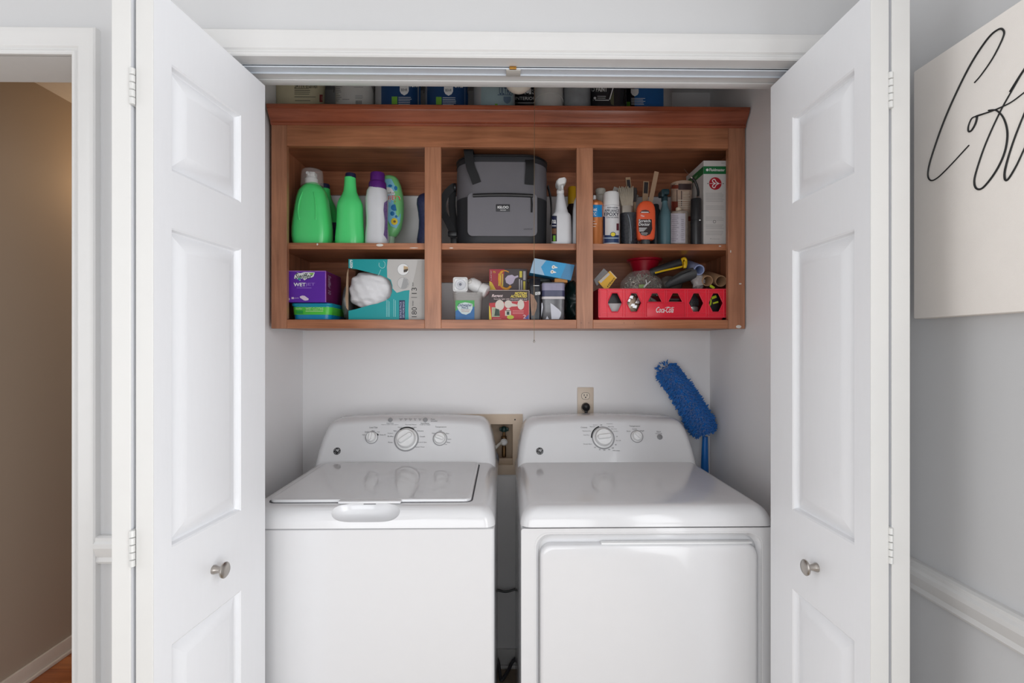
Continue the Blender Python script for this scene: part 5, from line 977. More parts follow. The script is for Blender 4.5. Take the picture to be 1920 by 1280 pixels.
B().poly([(XX(a), f_(c)) for a, c in padp], yl_).patch(XX(539), XX(543.5), f_(563), f_(559.5), yl_, 1).patch(XX(547), XX(551.5), f_(561), f_(557.5), yl_, 1).text('pads', XX(552.5), XX(561), f_(560.5), f_(558), yl_).obj('pad_print', M('pad_pink', (226, 208, 226), 0.5), sb)
v, f = text2d('Swiffer 10', 0.2, 0.01)
B().raw([(x1 + 0.0012, yf + 0.02 + w_ * 0.03, z1 - 0.012 - u * 0.07) for u, w_ in v], f).obj('lettering', M('mauve_ink', (176, 150, 180), 0.5), sb)
# grey bag squeezed in behind
gb = thing('plastic_bag', 'grey plastic bag squeezed in between the purple box and the trash-bag box', 'bag', (-0.604, 1.99, S))
blob(-0.604, 1.99, S + 0.070, 0.022, 0.06, 0.066, 0.06, 5, 14, 18, 0.6).obj('bag', M('grey_plastic_film', (104, 108, 106), 0.3, var=0.2), gb)
# trash bag box with a torn hole
yf = 1.852; dpt = 0.21; px0, px1 = 653.5, 800
x0, x1 = X(px0, yf), X(px1, yf) - 0.005; z1 = Z(486.5, yf); f_ = lambda py: Z(py, yf)
tbx = thing('trash_bag_box', 'teal and grey trash-bag box with a torn opening full of white bags', 'box', ((x0 + x1) / 2, yf, S))
px_ = lambda px: X(px, yf)
TEA = M('teal_card', (0, 156, 160), 0.45, var=0.06); GRC = M('grey_card', (186, 184, 182), 0.5); BRC = M('brown_card', (168, 134, 104), 0.8, var=0.1)
notch = [(653.5, 503), (668, 505), (684, 509), (700, 513), (714, 516.5), (726, 522), (732, 527), (735, 536), (735, 548), (731, 558), (722, 564), (708, 569), (694, 572), (680, 576), (668, 579.5), (655, 582.5), (653.5, 582.5)]
outl = [(x0, S), (x1, S), (x1, z1), (x0, z1)] + [(max(px_(a), x0), f_(c)) for a, c in notch]
B().plateY([outl], yf, yf + 0.0015).obj('front_panel', TEA, tbx, smooth=False)
B().plateY([outl], yf + 0.0015, yf + 0.0022).box(x1 - 0.002, x1, yf + 0.0022, yf + dpt, S, z1).box(x0, x1, yf + dpt - 0.002, yf + dpt, S, z1).box(x0, x1, yf + 0.0022, yf + dpt, S, S + 0.0015).box(x0, x1, yf + 0.0022, yf + dpt, z1 - 0.0015, z1) \
   .raw([(x0, yf + 0.05, f_(503)), (x0, yf + dpt, f_(503)), (x0, yf + dpt, z1), (x0, yf + 0.002, z1), (x0, yf + 0.002, f_(502))], [[0, 1, 2, 3, 4]]).raw([(x0, yf + 0.05, f_(582)), (x0, yf + dpt, f_(575)), (x0, yf + dpt, S), (x0, yf + 0.002, S), (x0, yf + 0.002, f_(583))], [[0, 1, 2, 3, 4]]).raw([(x0, yf + 0.09, f_(503)), (x0, yf + dpt, f_(503)), (x0, yf + dpt, f_(575)), (x0, yf + 0.09, f_(579)), (x0, yf + 0.07, f_(560)), (x0, yf + 0.05, f_(540)), (x0, yf + 0.08, f_(520))], [[0, 1, 2, 3, 4, 5, 6]]).obj('carton', BRC, tbx, smooth=False)
B().raw([(x0 - 0.0008, yf + 0.001, f_(503)), (x0 - 0.0008, yf + 0.001, f_(582)), (x0 - 0.010, yf + 0.006, f_(577)), (x0 - 0.015, yf + 0.010, f_(558)), (x0 - 0.0125, yf + 0.010, f_(545)), (x0 - 0.011, yf + 0.008, f_(530)), (x0 - 0.008, yf + 0.006, f_(512))], [[0, 1, 2, 3, 4, 5, 6]]).obj('torn_flap', M('torn_brown_card', (196, 166, 138), 0.85, var=0.15), tbx, smooth=False)
# roll of white bags inside: a bulging folded bundle
bg = blob(px_(691), yf + 0.052, f_(542), 0.083, 0.044, 0.064, 0.04, 9, 26, 48, 0.40)
def crumple(x, y, z): return (x, y + 0.0025 * sin(x * 160 + z * 90) + 0.0015 * sin(z * 300 + x * 70), z)
bag_ = thing('trash_bags', 'bundle of white trash bags bulging out of the torn box opening', 'trash bags', (px_(691), yf + 0.045, S + 0.002))
bg.xf(crumple)
bg.obj('bag_bundle', M('white_bag_film', (232, 231, 234), 0.45, var=0.05, vs=50, bump=0.5, bs=90), bag_)
yl_ = yf - 0.0006
swoop = [(800, 486.5), (727, 486.5), (725.5, 500), (726, 512), (726, 520.5), (733, 525), (736, 535), (736, 541), (744, 549), (758, 545), (768, 544), (767, 560), (766, 580), (766.5, 599.5), (800, 599.5)]
B().plate([[(min(px_(a), x1), max(f_(c), S)) for a, c in swoop]], 0, lambda u, v, w_: (u, yl_, v)).obj('printed_panel', M('grey_card2', (196, 193, 190), 0.5, var=0.04), tbx)
B().plate([[(min(px_(a), x1), max(f_(c), S)) for a, c in [(783, 488), (800, 488), (800, 599), (767, 599), (768, 560), (770, 545), (774, 530), (779, 510)]]], 0, lambda u, v, w_: (u, yl_ - 0.0003, v)).obj('printed_panel', M('pale_grey_card', (178, 174, 170), 0.5), tbx)
for cyp, mt in ((505.5, WHITEINK), (531, M('pale_disc', (205, 204, 203), 0.5))):
    B().disc(px_(756), f_(cyp), 0.0215, 0.0215, yl_ - 0.0004, 28).obj('printed_ring', M('ring_grey', (150, 150, 150), 0.5), tbx)
    B().disc(px_(756), f_(cyp), 0.0203, 0.0203, yl_ - 0.0007, 28).obj('printed_disc', mt, tbx)
B().poly([(px_(a), f_(c)) for a, c in [(757, 499), (765, 500.5), (766, 507), (760, 511), (757, 511)]], yl_ - 0.001).obj('picture_print', M('tan_print', (196, 168, 130), 0.5), tbx)
B().poly([(px_(a), f_(c)) for a, c in [(757, 506), (766, 504), (763, 510), (757, 511)]], yl_ - 0.0013).obj('picture_print', M('dark_print', (70, 62, 54), 0.5), tbx)
B().poly([(px_(a), f_(c)) for a, c in [(752, 541), (757, 521), (764, 524), (766, 533), (762, 540), (757, 542)]], yl_ - 0.001).obj('picture_print', M('mid_grey_print', (164, 164, 164), 0.5), tbx)
B().patch(px_(748.5), px_(759.5), f_(599), f_(563), yl_, 1).obj('printed_strip', M('navy_print2', (34, 42, 84), 0.5), tbx)
B().text('BONUS PACK', px_(749.6), px_(753.2), f_(596), f_(565.5), yl_ - 0.0004, rot=90, bold=0.01).text('20% MORE BAGS', px_(754.8), px_(758.4), f_(596), f_(565.5), yl_ - 0.0004, rot=90, bold=0.01).obj('lettering', M('pale_blue_ink', (176, 186, 214), 0.5), tbx)
B().text('180', px_(772), px_(781.5), f_(594.5), f_(576), yl_ - 0.0008, rot=90, bold=-0.005).text('13', px_(772), px_(781.5), f_(551), f_(539.5), yl_ - 0.0008, rot=90, bold=-0.005).patch(px_(771), px_(782), f_(558), f_(557.2), yl_ - 0.0008, 1).text('TRASH BAGS', px_(773), px_(775.5), f_(574), f_(564), yl_ - 0.0008, rot=90).text('GALLON', px_(773), px_(775.5), f_(537), f_(530), yl_ - 0.0008, rot=90).obj('lettering', INK, tbx)
B().text('45079', px_(656), px_(661.5), f_(503.5), f_(487.8), yl_, rot=90, bold=0.02).obj('lettering', WHITEINK, tbx)
ll = B()
for k, a in enumerate((724.5, 727, 729.5, 738, 741)): ll.patch(px_(a), px_(a + 0.9), f_(594), f_(561 + (k % 3) * 2), yl_, 1)
ll.tube(smoothpath([(px_(a), yl_, f_(c)) for a, c in [(709, 517), (711.5, 512), (714, 506)]], 3), 0.0012, 5).tube(smoothpath([(px_(a), yl_, f_(c)) for a, c in [(719, 490), (722, 494), (721, 501), (716, 503), (711, 499), (711, 493)]], 4), 0.0014, 5)
ll.obj('print_marks', M('pale_teal_ink', (150, 214, 214), 0.5), tbx)

# ---- middle bay
yf = 1.868; dpt = 0.085; x0, x1 = X(848.5, yf), X(904, yf); yc = yf + dpt / 2; xc = (x0 + x1) / 2; hw = (x1 - x0) / 2; zt = Z(548, yf)
f_ = lambda py: Z(py, yf)
dt = thing('plastic_tub', 'clear square tub with a dishwasher-pacs label', 'tub', (xc, yc, S))
B().rloft([(S, hw * 0.86, dpt / 2 * 0.86, 0.012), (S + 0.003, hw * 0.90, dpt / 2 * 0.9, 0.014), (Z(560, yf), hw * 0.97, dpt / 2 * 0.97, 0.014), (Z(558, yf), hw, dpt / 2, 0.014), (zt, hw * 1.01, dpt / 2 * 1.01, 0.014), (zt, hw * 0.97, dpt / 2 * 0.97, 0.012), (Z(558, yf), hw * 0.95, dpt / 2 * 0.95, 0.012), (S + 0.006, hw * 0.85, dpt / 2 * 0.85, 0.012)], xc, yc, 5).obj('tub', clear('smoky_clear_plastic', (190, 186, 182), 0.34), dt)
yq = yf + 0.0005
B().patch(X(854, yq), X(889.5, yq), f_(599), f_(563), yq - 0.0006, 1).obj('label', M('label_green', (70, 170, 84), 0.4, var=0.1), dt)
B().poly([(X(a, yq), f_(c)) for a, c in [(854, 583), (862, 578), (884, 577), (889.5, 574), (889.5, 599), (854, 599)]], yq - 0.0009).obj('label', M('label_blue', (28, 104, 168), 0.4, var=0.2, vs=40), dt)
B().plate([[(X(a, yq), f_(c)) for a, c in [(857, 575), (862, 569), (872, 566.5), (880, 568), (886, 570), (886, 578), (882, 586), (874, 590), (866, 588), (860, 582)]]], 0, lambda u, v, w_: (u, yq - 0.0012, v)).obj('label', M('label_pale', (206, 222, 222), 0.4), dt)
B().text('Dishwasher', X(859, yq), X(885, yq), f_(574.5), f_(569), yq - 0.0016, bold=0.015, shear=0.1).text('PACS', X(866, yq), X(878, yq), f_(579), f_(574.8), yq - 0.0016, bold=0.02).obj('lettering', M('navy_ink', (24, 36, 110), 0.5), dt)
B().text('FRESH SCENT', X(864, yq), X(882, yq), f_(582), f_(580), yq - 0.0016).text('POWER', X(866, yq), X(880, yq), f_(585), f_(583), yq - 0.0016).obj('lettering', M('coral_ink', (190, 90, 80), 0.5), dt)
def fixture(label, c, ax, s, shp):
    o = Vector(c); t = thing('security_light', label, 'light', tuple(o)); b = B()
    if shp == 0:
        q_ = Vector((0, -1, 0.05)).to_track_quat('Z', 'Y'); L = []
        for z, hw_, r_ in ((-0.03, 0.012, 0.010), (-0.012, 0.022, 0.016), (0.0, 0.0255, 0.007), (0.010, 0.027, 0.007), (0.010, 0.0235, 0.006), (0.003, 0.022, 0.008)):
            L.append([tuple(o + q_ @ Vector((p[0], p[1], z))) for p in rrect(hw_, hw_, r_, 4)])
        b.loft(L); b.obj('housing', PLASTW, t)
        B().lathe_on([(0.020, 0.004), (0.018, 0.008), (0.012, 0.007), (0.0075, 0.010), (0.005, 0.009), (0.0, 0.004)], o, Vector((0, -1, 0.05)), 24).obj('lens', M('lens_white', (220, 222, 228), 0.25), t)
        B().lathe_on([(0.005, 0.0095), (0.0025, 0.0105), (0, 0.0105)], o, Vector((0, -1, 0.05)), 16).obj('sensor', M('sensor_grey', (120, 124, 136), 0.4), t)
        B().rloft([(zt + 0.0005, 0.020, 0.016, 0.01), (zt + 0.004, 0.022, 0.018, 0.012), (zt + 0.012, 0.018, 0.014, 0.01), (zt + 0.018, 0.014, 0.012, 0.01)], o.x + 0.002, o.y + 0.012, 5).obj('base', PLASTW, t)
    else:
        a = Vector(ax)
        b.lathe_on([(q_ * s, w_ * s) for q_, w_ in [(0.0, -0.028), (0.016, -0.026), (0.0205, -0.018), (0.0205, 0.004), (0.0165, 0.010), (0.0165, 0.014), (0.020, 0.016), (0.0215, 0.030), (0.020, 0.038), (0.012, 0.042), (0, 0.044)]], o, a, 24); b.obj('housing', PLASTW, t)
        B().lathe_on([(0.0, 0.0), (0.010, 0.0), (0.010, 0.020), (0.007, 0.024), (0, 0.024)], o + Vector((-0.016, -0.004, 0.006)), Vector((-0.4, -0.6, 0.5)), 18).obj('knuckle', M('lens_white2', (214, 212, 208), 0.35), t)
    return t
fixture('white square lamp head facing forward on top of the clear tub', (X(863.5, yf + 0.03), yf + 0.03, Z(534, yf + 0.03)), None, 1, 0)
fixture('white rounded lamp head lying on the right half of the clear tub', (X(893, yf + 0.035), yf + 0.05, Z(537, yf + 0.05)), (0.72, -0.15, -0.40), 1.22, 1)
# the two cartons
yf = 1.955; x0, x1 = X(917.5, yf), X(988.5, yf); z1 = Z(503.5, yf); g_ = lambda py: Z(py, yf)
b1 = thing('carton', 'red and dark lamp carton standing behind the MOTION ACTIVATED box', 'box', ((x0 + x1) / 2, yf, S))
B().box(x0, x1, yf, yf + 0.13, S, z1, 0.001, 1).obj('carton', M('charcoal_card', (66, 54, 58), 0.45), b1)
yl_ = yf - 0.0006; xx = lambda px: X(px, yf)
B().poly([(x0, S + 0.02), (xx(938), S + 0.02), (xx(946), z1 - 0.002), (x0, z1 - 0.002)], yl_).obj('printed_panel', M('crimson_print', (170, 44, 58), 0.45), b1)
B().poly([(x0, g_(543)), (xx(930), g_(543)), (xx(922), g_(529)), (x0, g_(527))], yl_ - 0.0003).text('75', xx(924), xx(929), g_(512), g_(508), yl_ - 0.0003).obj('print_yellow', M('yellow_print', (232, 200, 56), 0.45), b1)
B().tube(smoothpath([(xx(a), yl_ - 0.0006, g_(c)) for a, c in [(954, 510), (948, 507.5), (942, 508.5), (938, 513), (936, 522), (938, 533), (944, 540), (952, 541), (958, 536)]], 5), [0.002] * 10 + [0.0045] * 31, 8, flat=0.3, up=(0, 1, 0)).obj('lamp_print', M('amber_print', (224, 158, 44), 0.45, var=0.3, vs=90), b1)
LEM = M('lemon_print', (222, 206, 70), 0.45)
for a in (934.5, 938, 941.5): B().patch(xx(a), xx(a + 1.8), g_(536), g_(513), yl_ - 0.0012, 1).obj('print_stripe', LEM, b1)
for a0, a1, c0, c1 in ((974, 979, 508, 520), (981, 985, 527, 543)): B().patch(xx(a0), xx(a1), g_(c1), g_(c0), yl_, 1).obj('print_stripe', LEM, b1)
B().plate([[(xx(a), g_(c)) for a, c in [(947, 522), (952, 516.5), (960, 515), (965, 518), (971, 516), (972, 519), (966, 522), (962, 531), (956, 534), (949, 530)]]], 0, lambda u, v, w_: (u, yl_ - 0.0016, v)).obj('bulb_print', M('lavender_print', (196, 184, 206), 0.45), b1)
B().patch(xx(973), xx(975), g_(543), g_(523), yl_, 1).patch(xx(977), xx(979), g_(543), g_(525), yl_, 1).patch(xx(981), xx(985.5), g_(525), g_(508), yl_, 1).text('LAMP', xx(920), xx(921.8), g_(526), g_(507), yl_ - 0.001, rot=90).obj('print_white', M('greyish_ink', (196, 190, 192), 0.45), b1)
yf = 1.866; x0, x1 = X(917, yf), X(992.5, yf); z1 = Z(543.5, yf); f_ = lambda py: Z(py, yf); xx = lambda px: X(px, yf)
b2 = thing('carton', 'red and black carton reading MOTION ACTIVATED in front of the lamp carton', 'box', ((x0 + x1) / 2, yf, S))
B().box(x0, x1, yf, yf + 0.085, S, z1, 0.001, 1).obj('carton', M('red_card', (190, 46, 56), 0.45, var=0.08), b2)
yl_ = yf - 0.0006
B().poly([(x0, f_(568)), (x1, f_(563)), (x1, z1 - 0.001), (x0, z1 - 0.001)], yl_).obj('printed_panel', M('black_brown_print', (56, 40, 42), 0.45), b2)
B().patch(x0, x1, z1 - 0.002, z1 - 0.0005, yl_ - 0.0005, 1).patch(x1 - 0.0015, x1, S, z1, yl_ - 0.0005, 1).obj('card_edge', M('pale_card_edge', (206, 196, 190), 0.5), b2)
B().poly([(x0, f_(599)), (xx(922), f_(599)), (x0 + 0.003, f_(575)), (x0, f_(572))], yl_).obj('print_stripe', M('yellow_print', (232, 200, 56), 0.45), b2)
B().text('MOTION', xx(965), xx(988), f_(552.5), f_(547.3), yl_ - 0.0005, shear=0.25, bold=0.025).text('ACTIVATED', xx(957), xx(988), f_(557.7), f_(552.8), yl_ - 0.0005, shear=0.25, bold=0.025).obj('lettering', M('yellow_ink', (246, 220, 84), 0.45), b2)
B().text('Regent', xx(922), xx(943), f_(558.5), f_(551.5), yl_ - 0.0005, shear=0.3, bold=0.02).text('Security light with adjustable time and', xx(926), xx(988), f_(562), f_(559.3), yl_ - 0.0005, bold=0.01).text('sensitivity settings', xx(958), xx(988), f_(565.5), f_(563.2), yl_ - 0.0005, bold=0.01).text('2', xx(980.5), xx(986), f_(597), f_(590), yl_ - 0.0005).obj('lettering', M('pale_pink_ink', (236, 214, 214), 0.45), b2)
q = B().disc(xx(937), f_(572), 0.0165, 0.0195, yl_ - 0.0008, 24).disc(xx(976.5), f_(571), 0.0125, 0.0185, yl_ - 0.0008, 24).disc(xx(953), f_(570), 0.014, 0.0145, yl_ - 0.001, 24)
q.poly([(xx(a), f_(c)) for a, c in [(955, 567), (970, 571), (970, 574), (955, 575)]], yl_ - 0.0009).poly([(xx(a), f_(c)) for a, c in [(951, 578), (955, 578), (957, 583), (948, 583)]], yl_ - 0.0009).patch(xx(947), xx(958), f_(592), f_(582), yl_ - 0.0009, 1).obj('lamp_print', M('lamp_cream_print', (216, 206, 196), 0.45), b2)
B().patch(xx(922), xx(937), f_(594), f_(576), yl_ - 0.0004, 1).obj('photo_print', M('photo_pale', (172, 178, 150), 0.45, var=0.5, vs=80), b2)
B().poly([(xx(a), f_(c)) for a, c in [(927, 592), (929, 578), (936, 580), (937, 592)]], yl_ - 0.001).patch(xx(950), xx(955), f_(590), f_(584), yl_ - 0.0012, 1).obj('photo_print', M('photo_dark', (34, 60, 48), 0.45, var=0.6, vs=90), b2)
B().disc(xx(957), f_(594.5), 0.013, 0.0075, yl_ - 0.0014, 20).obj('print_badge', M('lime_badge', (200, 206, 60), 0.45), b2)
B().poly([(x1 - 0.002, f_(598)), (xx(982), f_(598)), (x1 - 0.002, f_(589))], yl_ - 0.0003).obj('print_corner', M('blue_corner', (62, 84, 160), 0.45), b2)
q = B(); lines(q, 961, 987, 582, 3, 2.6, yf); lines(q, 924, 941, 597, 1, 2, yf); q.xf(lambda x, y, z: (x, yl_ - 0.0005, z)); q.obj('print_lines', M('pink_ink', (224, 150, 150), 0.45), b2)
# packs at the right of the middle bay
Y = 1.875
hp_ = thing('hardware_pack', 'black hanging hardware pack with a small white tag', 'pack', (X(1003, Y), Y, S))
cxq = X(1003, Y); B().rloft([(S, 0.019, 0.018, 0.006), (S + 0.02, 0.0215, 0.02, 0.008), (Z(545, Y), 0.0215, 0.018, 0.008), (Z(528, Y), 0.021, 0.010, 0.005), (Z(522, Y), 0.020, 0.003, 0.0015)], cxq, Y + 0.01, 4).obj('pack', M('black_pack_film', (34, 36, 44), 0.25, var=0.4, vs=40), hp_)
yq = Y + 0.01 - 0.0205
B().poly([(X(a, yq), Z(c, yq)) for a, c in [(994, 550), (1000, 553), (1003, 560), (1007, 568), (1006, 578), (1002, 590), (997, 592), (995, 575)]], yq).obj('window_print', M('tan_window', (150, 112, 88), 0.35, var=0.5, vs=50), hp_)
B().poly([(X(a, yq), Z(c, yq)) for a, c in [(1003.5, 547.5), (1013, 546.5), (1013, 552), (1003.5, 553)]], yq - 0.0005).patch(X(1000, yq), X(1011, yq), Z(535.8, yq), Z(534.5, yq), yq + 0.002 - 0.002, 1).obj('tag_print', WHITEINK, hp_)
B().text('HDX', X(1004.5, yq), X(1012, yq), Z(551.8, yq), Z(548, yq), yq - 0.001, bold=0.01).obj('lettering', INK, hp_)
Y = 1.90; xq0, xq1 = X(1015, Y), X(1057, Y); xc = (xq0 + xq1) / 2; hw = (xq1 - xq0) / 2
cc = thing('storage_jar', 'clear square jar with a lavender band and a white strip around it', 'jar', (xc, Y, S))
B().rloft([(S, hw * 0.93, 0.034, 0.012), (S + 0.003, hw * 0.97, 0.036, 0.013), (Z(533, Y), hw, 0.038, 0.013), (Z(531, Y), hw * 0.97, 0.036, 0.012)], xc, Y, 5).obj('jar', M('smoky_jar', (112, 112, 116), 0.15, var=0.35, vs=50), cc)
def band(py0, py1, k, mat, nm): B().loft([[(p[0], p[1], Z(py, Y)) for p in rrect(hw * k, 0.0375 * k + 0.001, 0.013, 5, xc, Y)] for py in (py1, py0)], False, False).obj(nm, mat, cc)
band(533, 546, 1.012, M('lavender_band', (150, 146, 172), 0.3, var=0.2, vs=60), 'band'); band(546, 557, 1.012, M('indigo_band', (72, 74, 104), 0.3, var=0.3, vs=50), 'band'); band(557.5, 562, 1.018, M('white_band', (214, 208, 210), 0.4), 'band')
yq = Y - 0.0385
B().poly([(X(a, yq), Z(c, yq)) for a, c in [(1032, 568), (1037, 571), (1048, 580), (1052, 585), (1051, 592), (1048, 598), (1034, 598), (1033, 585)]], yq - 0.0004).obj('paper', M('white_bag', (214, 216, 226), 0.5), cc)
q = B(); q.poly([(X(a, yq), Z(c, yq)) for a, c in [(1023, 598), (1026, 592), (1029, 598)]], yq - 0.0005); q.poly([(X(a, yq), Z(c, yq)) for a, c in [(1015.5, 568), (1017, 567), (1018, 576), (1016, 588), (1014.8, 594)]], yq - 0.0005); q.obj('paper', M('white_bag', (214, 216, 226), 0.5), cc)
# dark pack and wooden block under the blue box, green bag
Y = 2.04
dk = thing('plastic_bag', 'dark green plastic bag at the right edge of the middle bay', 'bag', (X(1074, Y), Y, S))
blob(X(1073, Y), Y, S + 0.084, 0.035, 0.048, 0.078, 0.08, 4, 18, 26, 0.6).xf(lambda x, y, z: (x + 0.003 * sin(z * 120), y + 0.004 * sin(x * 150 + z * 60), z)).obj('bag', M('dark_green_film', (30, 50, 48), 0.25, var=0.4, vs=30, bump=0.6, bs=60), dk)
Y = 1.90
wz = Z(530.5, Y)
wb = thing('wooden_block', 'small orange wooden block lying on the square jar under the blue box', 'block', (X(1052, Y), Y, wz))
B().box(X(1039, Y), X(1063, Y), Y - 0.02, Y + 0.02, wz, wz + 0.0155, 0.0015).obj('block', M('orange_wood', (196, 134, 62), 0.5, var=0.15), wb)
bp = thing('tool_pouch', 'dark zip pouch lying under the left end of the blue box', 'pouch', (X(1005, Y + 0.03), Y + 0.03, Z(531, Y)))
blob(X(1012, Y + 0.02), Y + 0.045, Z(525, Y + 0.02), 0.048, 0.03, 0.0115, 0.05, 8, 10, 24, 0.6).obj('pouch', M('grey_black_fabric', (70, 72, 70), 0.5, var=0.4, vs=50), bp)
# tilted light blue box
yf = 1.872
c4 = [W(a, c, yf) for a, c in ((1001.5, 484), (1077.5, 496.5), (1070.5, 525.5), (993.5, 511))]
bl = thing('bulb_box', 'light blue box with white bulb marks lying tilted on the jar and pouch', 'box', tuple(c4[3]))
ctr = sum((p for p in c4), Vector()) / 4
fr = [(p.x, p.y, p.z) for p in c4]; bk = [(p.x, p.y + 0.10, p.z + 0.003) for p in c4]
SKY = M('sky_blue_card', (42, 156, 212), 0.4, var=0.12, vs=14)
B().raw(fr + bk, [[0, 1, 2, 3], [4, 7, 6, 5], [0, 4, 5, 1], [1, 5, 6, 2], [2, 6, 7, 3], [3, 7, 4, 0]]).obj('carton', SKY, bl, smooth=False)
def bq(u, v, e=0.0005): a = c4[0].lerp(c4[1], u); d = c4[3].lerp(c4[2], u); p = a.lerp(d, v); return (p.x, p.y - e, p.z)
B().raw([bq(0, 0), bq(0.30, 0), bq(0.22, 0.5), bq(0.36, 1), bq(0, 1)], [[0, 1, 2, 3, 4]]).obj('printed_panel', M('ice_blue_print', (158, 190, 216), 0.4, var=0.06), bl)
B().raw([bq(0.80, 0), bq(1, 0), bq(1, 1), bq(0.74, 1)], [[0, 1, 2, 3]]).obj('printed_panel', M('steel_blue_print', (70, 140, 188), 0.4, var=0.1), bl)
def bdisc(u, v, ru, rv): return [bq(u + ru * cos(2 * pi * i / 16), v + rv * sin(2 * pi * i / 16), 0.001) for i in range(16)]
q = B()
for v in (0.36, 0.68): q.raw(bdisc(0.51, v, 0.04, 0.12), [list(range(16))]); q.raw([bq(0.53, v - 0.08, 0.0012), bq(0.61, v - 0.02, 0.0012), bq(0.61, v + 0.02, 0.0012), bq(0.53, v + 0.08, 0.0012)], [[0, 1, 2, 3]])
q.obj('bulb_print', WHITEINK, bl)
q = B()
for v in (0.36, 0.68): q.raw([(p[0], p[1] - 0.0006, p[2]) for p in bdisc(0.515, v, 0.017, 0.05)], [list(range(16))])
q.obj('bulb_print', M('tan_dot', (170, 150, 100), 0.4), bl)

# ---- red crate and what is in it
yf = 1.852; dpt = 0.275; RED = M('red_crate_plastic', (240, 40, 64), 0.33, var=0.05)
x0, x1 = X(1122, yf), X(1366.5, yf) - 0.004; z0, z1 = S, Z(540.5, yf); f_ = lambda py: Z(py, yf); xx = lambda px: X(px, yf)
cr_ = thing('bottle_crate', 'red plastic drinks crate with diamond openings in the right bay', 'crate', ((x0 + x1) / 2, yf, S))
def hexh(cxp, full=True, hw=14.2, tw=5.2):
    top = [(cxp - tw, 548.5), (cxp + tw, 548.5)]
    return [(xx(a), f_(c)) for a, c in (top + ([(cxp + hw, 567.5), (cxp + 6, 584.5), (cxp - 6, 584.5), (cxp - hw, 567.5)] if full else [(cxp + hw, 566), (cxp - hw, 566)]))]
holes = [hexh(1152.5), hexh(1188.5), hexh(1227.5, False), hexh(1266, False), hexh(1305), hexh(1341.5)]
zf0 = f_(594.5)
B().plateY([[(x0, zf0), (x1, zf0), (x1, z1), (x0, z1)]] + holes, yf, yf + 0.005).obj('front_wall', RED, cr_, smooth=False)
q = B()
for a in (1125, 1139, 1168, 1173, 1205, 1210, 1246, 1249, 1284.5, 1288.5, 1323.5, 1328, 1357): q.box(xx(a) - 0.0014, xx(a) + 0.0014, yf - 0.004, yf + 0.001, zf0 + 0.001, z1 - 0.001, 0.0006, 1)
for c in (547, 586.5): q.box(x0 + 0.001, x1 - 0.001, yf - 0.0035, yf + 0.001, f_(c) - 0.0009, f_(c) + 0.0009)
q.box(x0, x1, yf - 0.0045, yf + 0.007, z1 - 0.004, z1, 0.001, 1).box(x0, x1, yf - 0.0045, yf + 0.006, zf0 - 0.001, zf0 + 0.002)
for h_ in holes:
    n_ = len(h_)
    for i in range(n_):
        a, c = h_[i], h_[(i + 1) % n_]; q.tube([(a[0], yf - 0.0015, a[1]), (c[0], yf - 0.0015, c[1])], 0.0018, 4)
q.obj('ribs', M('red_crate_rib', (246, 66, 86), 0.3), cr_, smooth=False)
B().box(xx(1212), xx(1283), yf - 0.0048, yf + 0.001, f_(594), f_(567), 0.002).obj('name_plate', RED, cr_)
B().text('Coca-Cola', xx(1229.5), xx(1262), f_(586), f_(575), yf - 0.0056, shear=0.45, bold=0.012).tube(smoothpath([(xx(a), yf - 0.0056, f_(c)) for a, c in [(1232, 584), (1229.5, 582), (1231, 577.5), (1235, 575.5)]], 4), 0.001, 5).tube(smoothpath([(xx(a), yf - 0.0056, f_(c)) for a, c in [(1246, 577), (1252, 575.2), (1258, 577), (1263, 575.8)]], 4), 0.0009, 5).obj('lettering', WHITEINK, cr_)
q = B()
for X_ in (x0, x1 - 0.004): q.box(X_, X_ + 0.004, yf + 0.007, yf + dpt, zf0, z1)
q.box(x0, x1, yf + dpt - 0.004, yf + dpt, zf0, z1).box(x0 + 0.004, x1 - 0.004, yf + 0.006, yf + dpt - 0.004, zf0 + 0.002, zf0 + 0.005).obj('side_walls', M('dark_red_plastic', (172, 20, 40), 0.4), cr_, smooth=False)
B().rloft([(z0, (x1 - x0) / 2 - 0.012, dpt / 2 - 0.008, 0.008), (zf0 + 0.001, (x1 - x0) / 2 - 0.006, dpt / 2 - 0.003, 0.008)], (x0 + x1) / 2 - 0.006, yf + dpt / 2, 4).obj('base', RED, cr_)
CF = zf0 + 0.0054; yi = yf + 0.03
def loose(name, label, cat, p): return thing(name, label, cat, p)
it = loose('small_carton', 'black and white carton seen through the first crate opening', 'box', (xx(1152), yi + 0.02, CF))
B().box(xx(1136), xx(1169), yi - 0.006, yi + 0.05, CF, f_(567), 0.002).obj('carton', M('grey_white_card', (206, 204, 204), 0.5), it)
B().box(xx(1137), xx(1168), yi - 0.004, yi + 0.048, f_(567), f_(545), 0.002).obj('carton_top', M('black_card', (34, 32, 34), 0.45), it)
it = loose('crumpled_wrapper', 'cream and silver crumpled wrapper seen through the second crate opening', 'wrapper', (xx(1188), yi + 0.02, CF))
blob(xx(1188), yi + 0.022, CF + 0.041, 0.030, 0.022, 0.036, 0.12, 21, 14, 20, 0.7).obj('wrapper', M('cream_foil', (206, 186, 164), 0.35, metal=0.2, var=0.35, vs=60, bump=0.8, bs=60), it)
q = B()
for a in ((1178, 563), (1183, 557), (1195, 566), (1190, 575), (1198, 560), (1186, 572)):
    p = W(a[0], a[1], yi - 0.006); q.raw([(p.x - 0.008, p.y, p.z - 0.003), (p.x + 0.006, p.y - 0.003, p.z - 0.006), (p.x + 0.009, p.y, p.z + 0.005), (p.x - 0.003, p.y - 0.002, p.z + 0.006)], [[0, 1, 2, 3]])
q.obj('foil_scrap', M('silver_foil', (224, 224, 226), 0.25, metal=0.6), it)
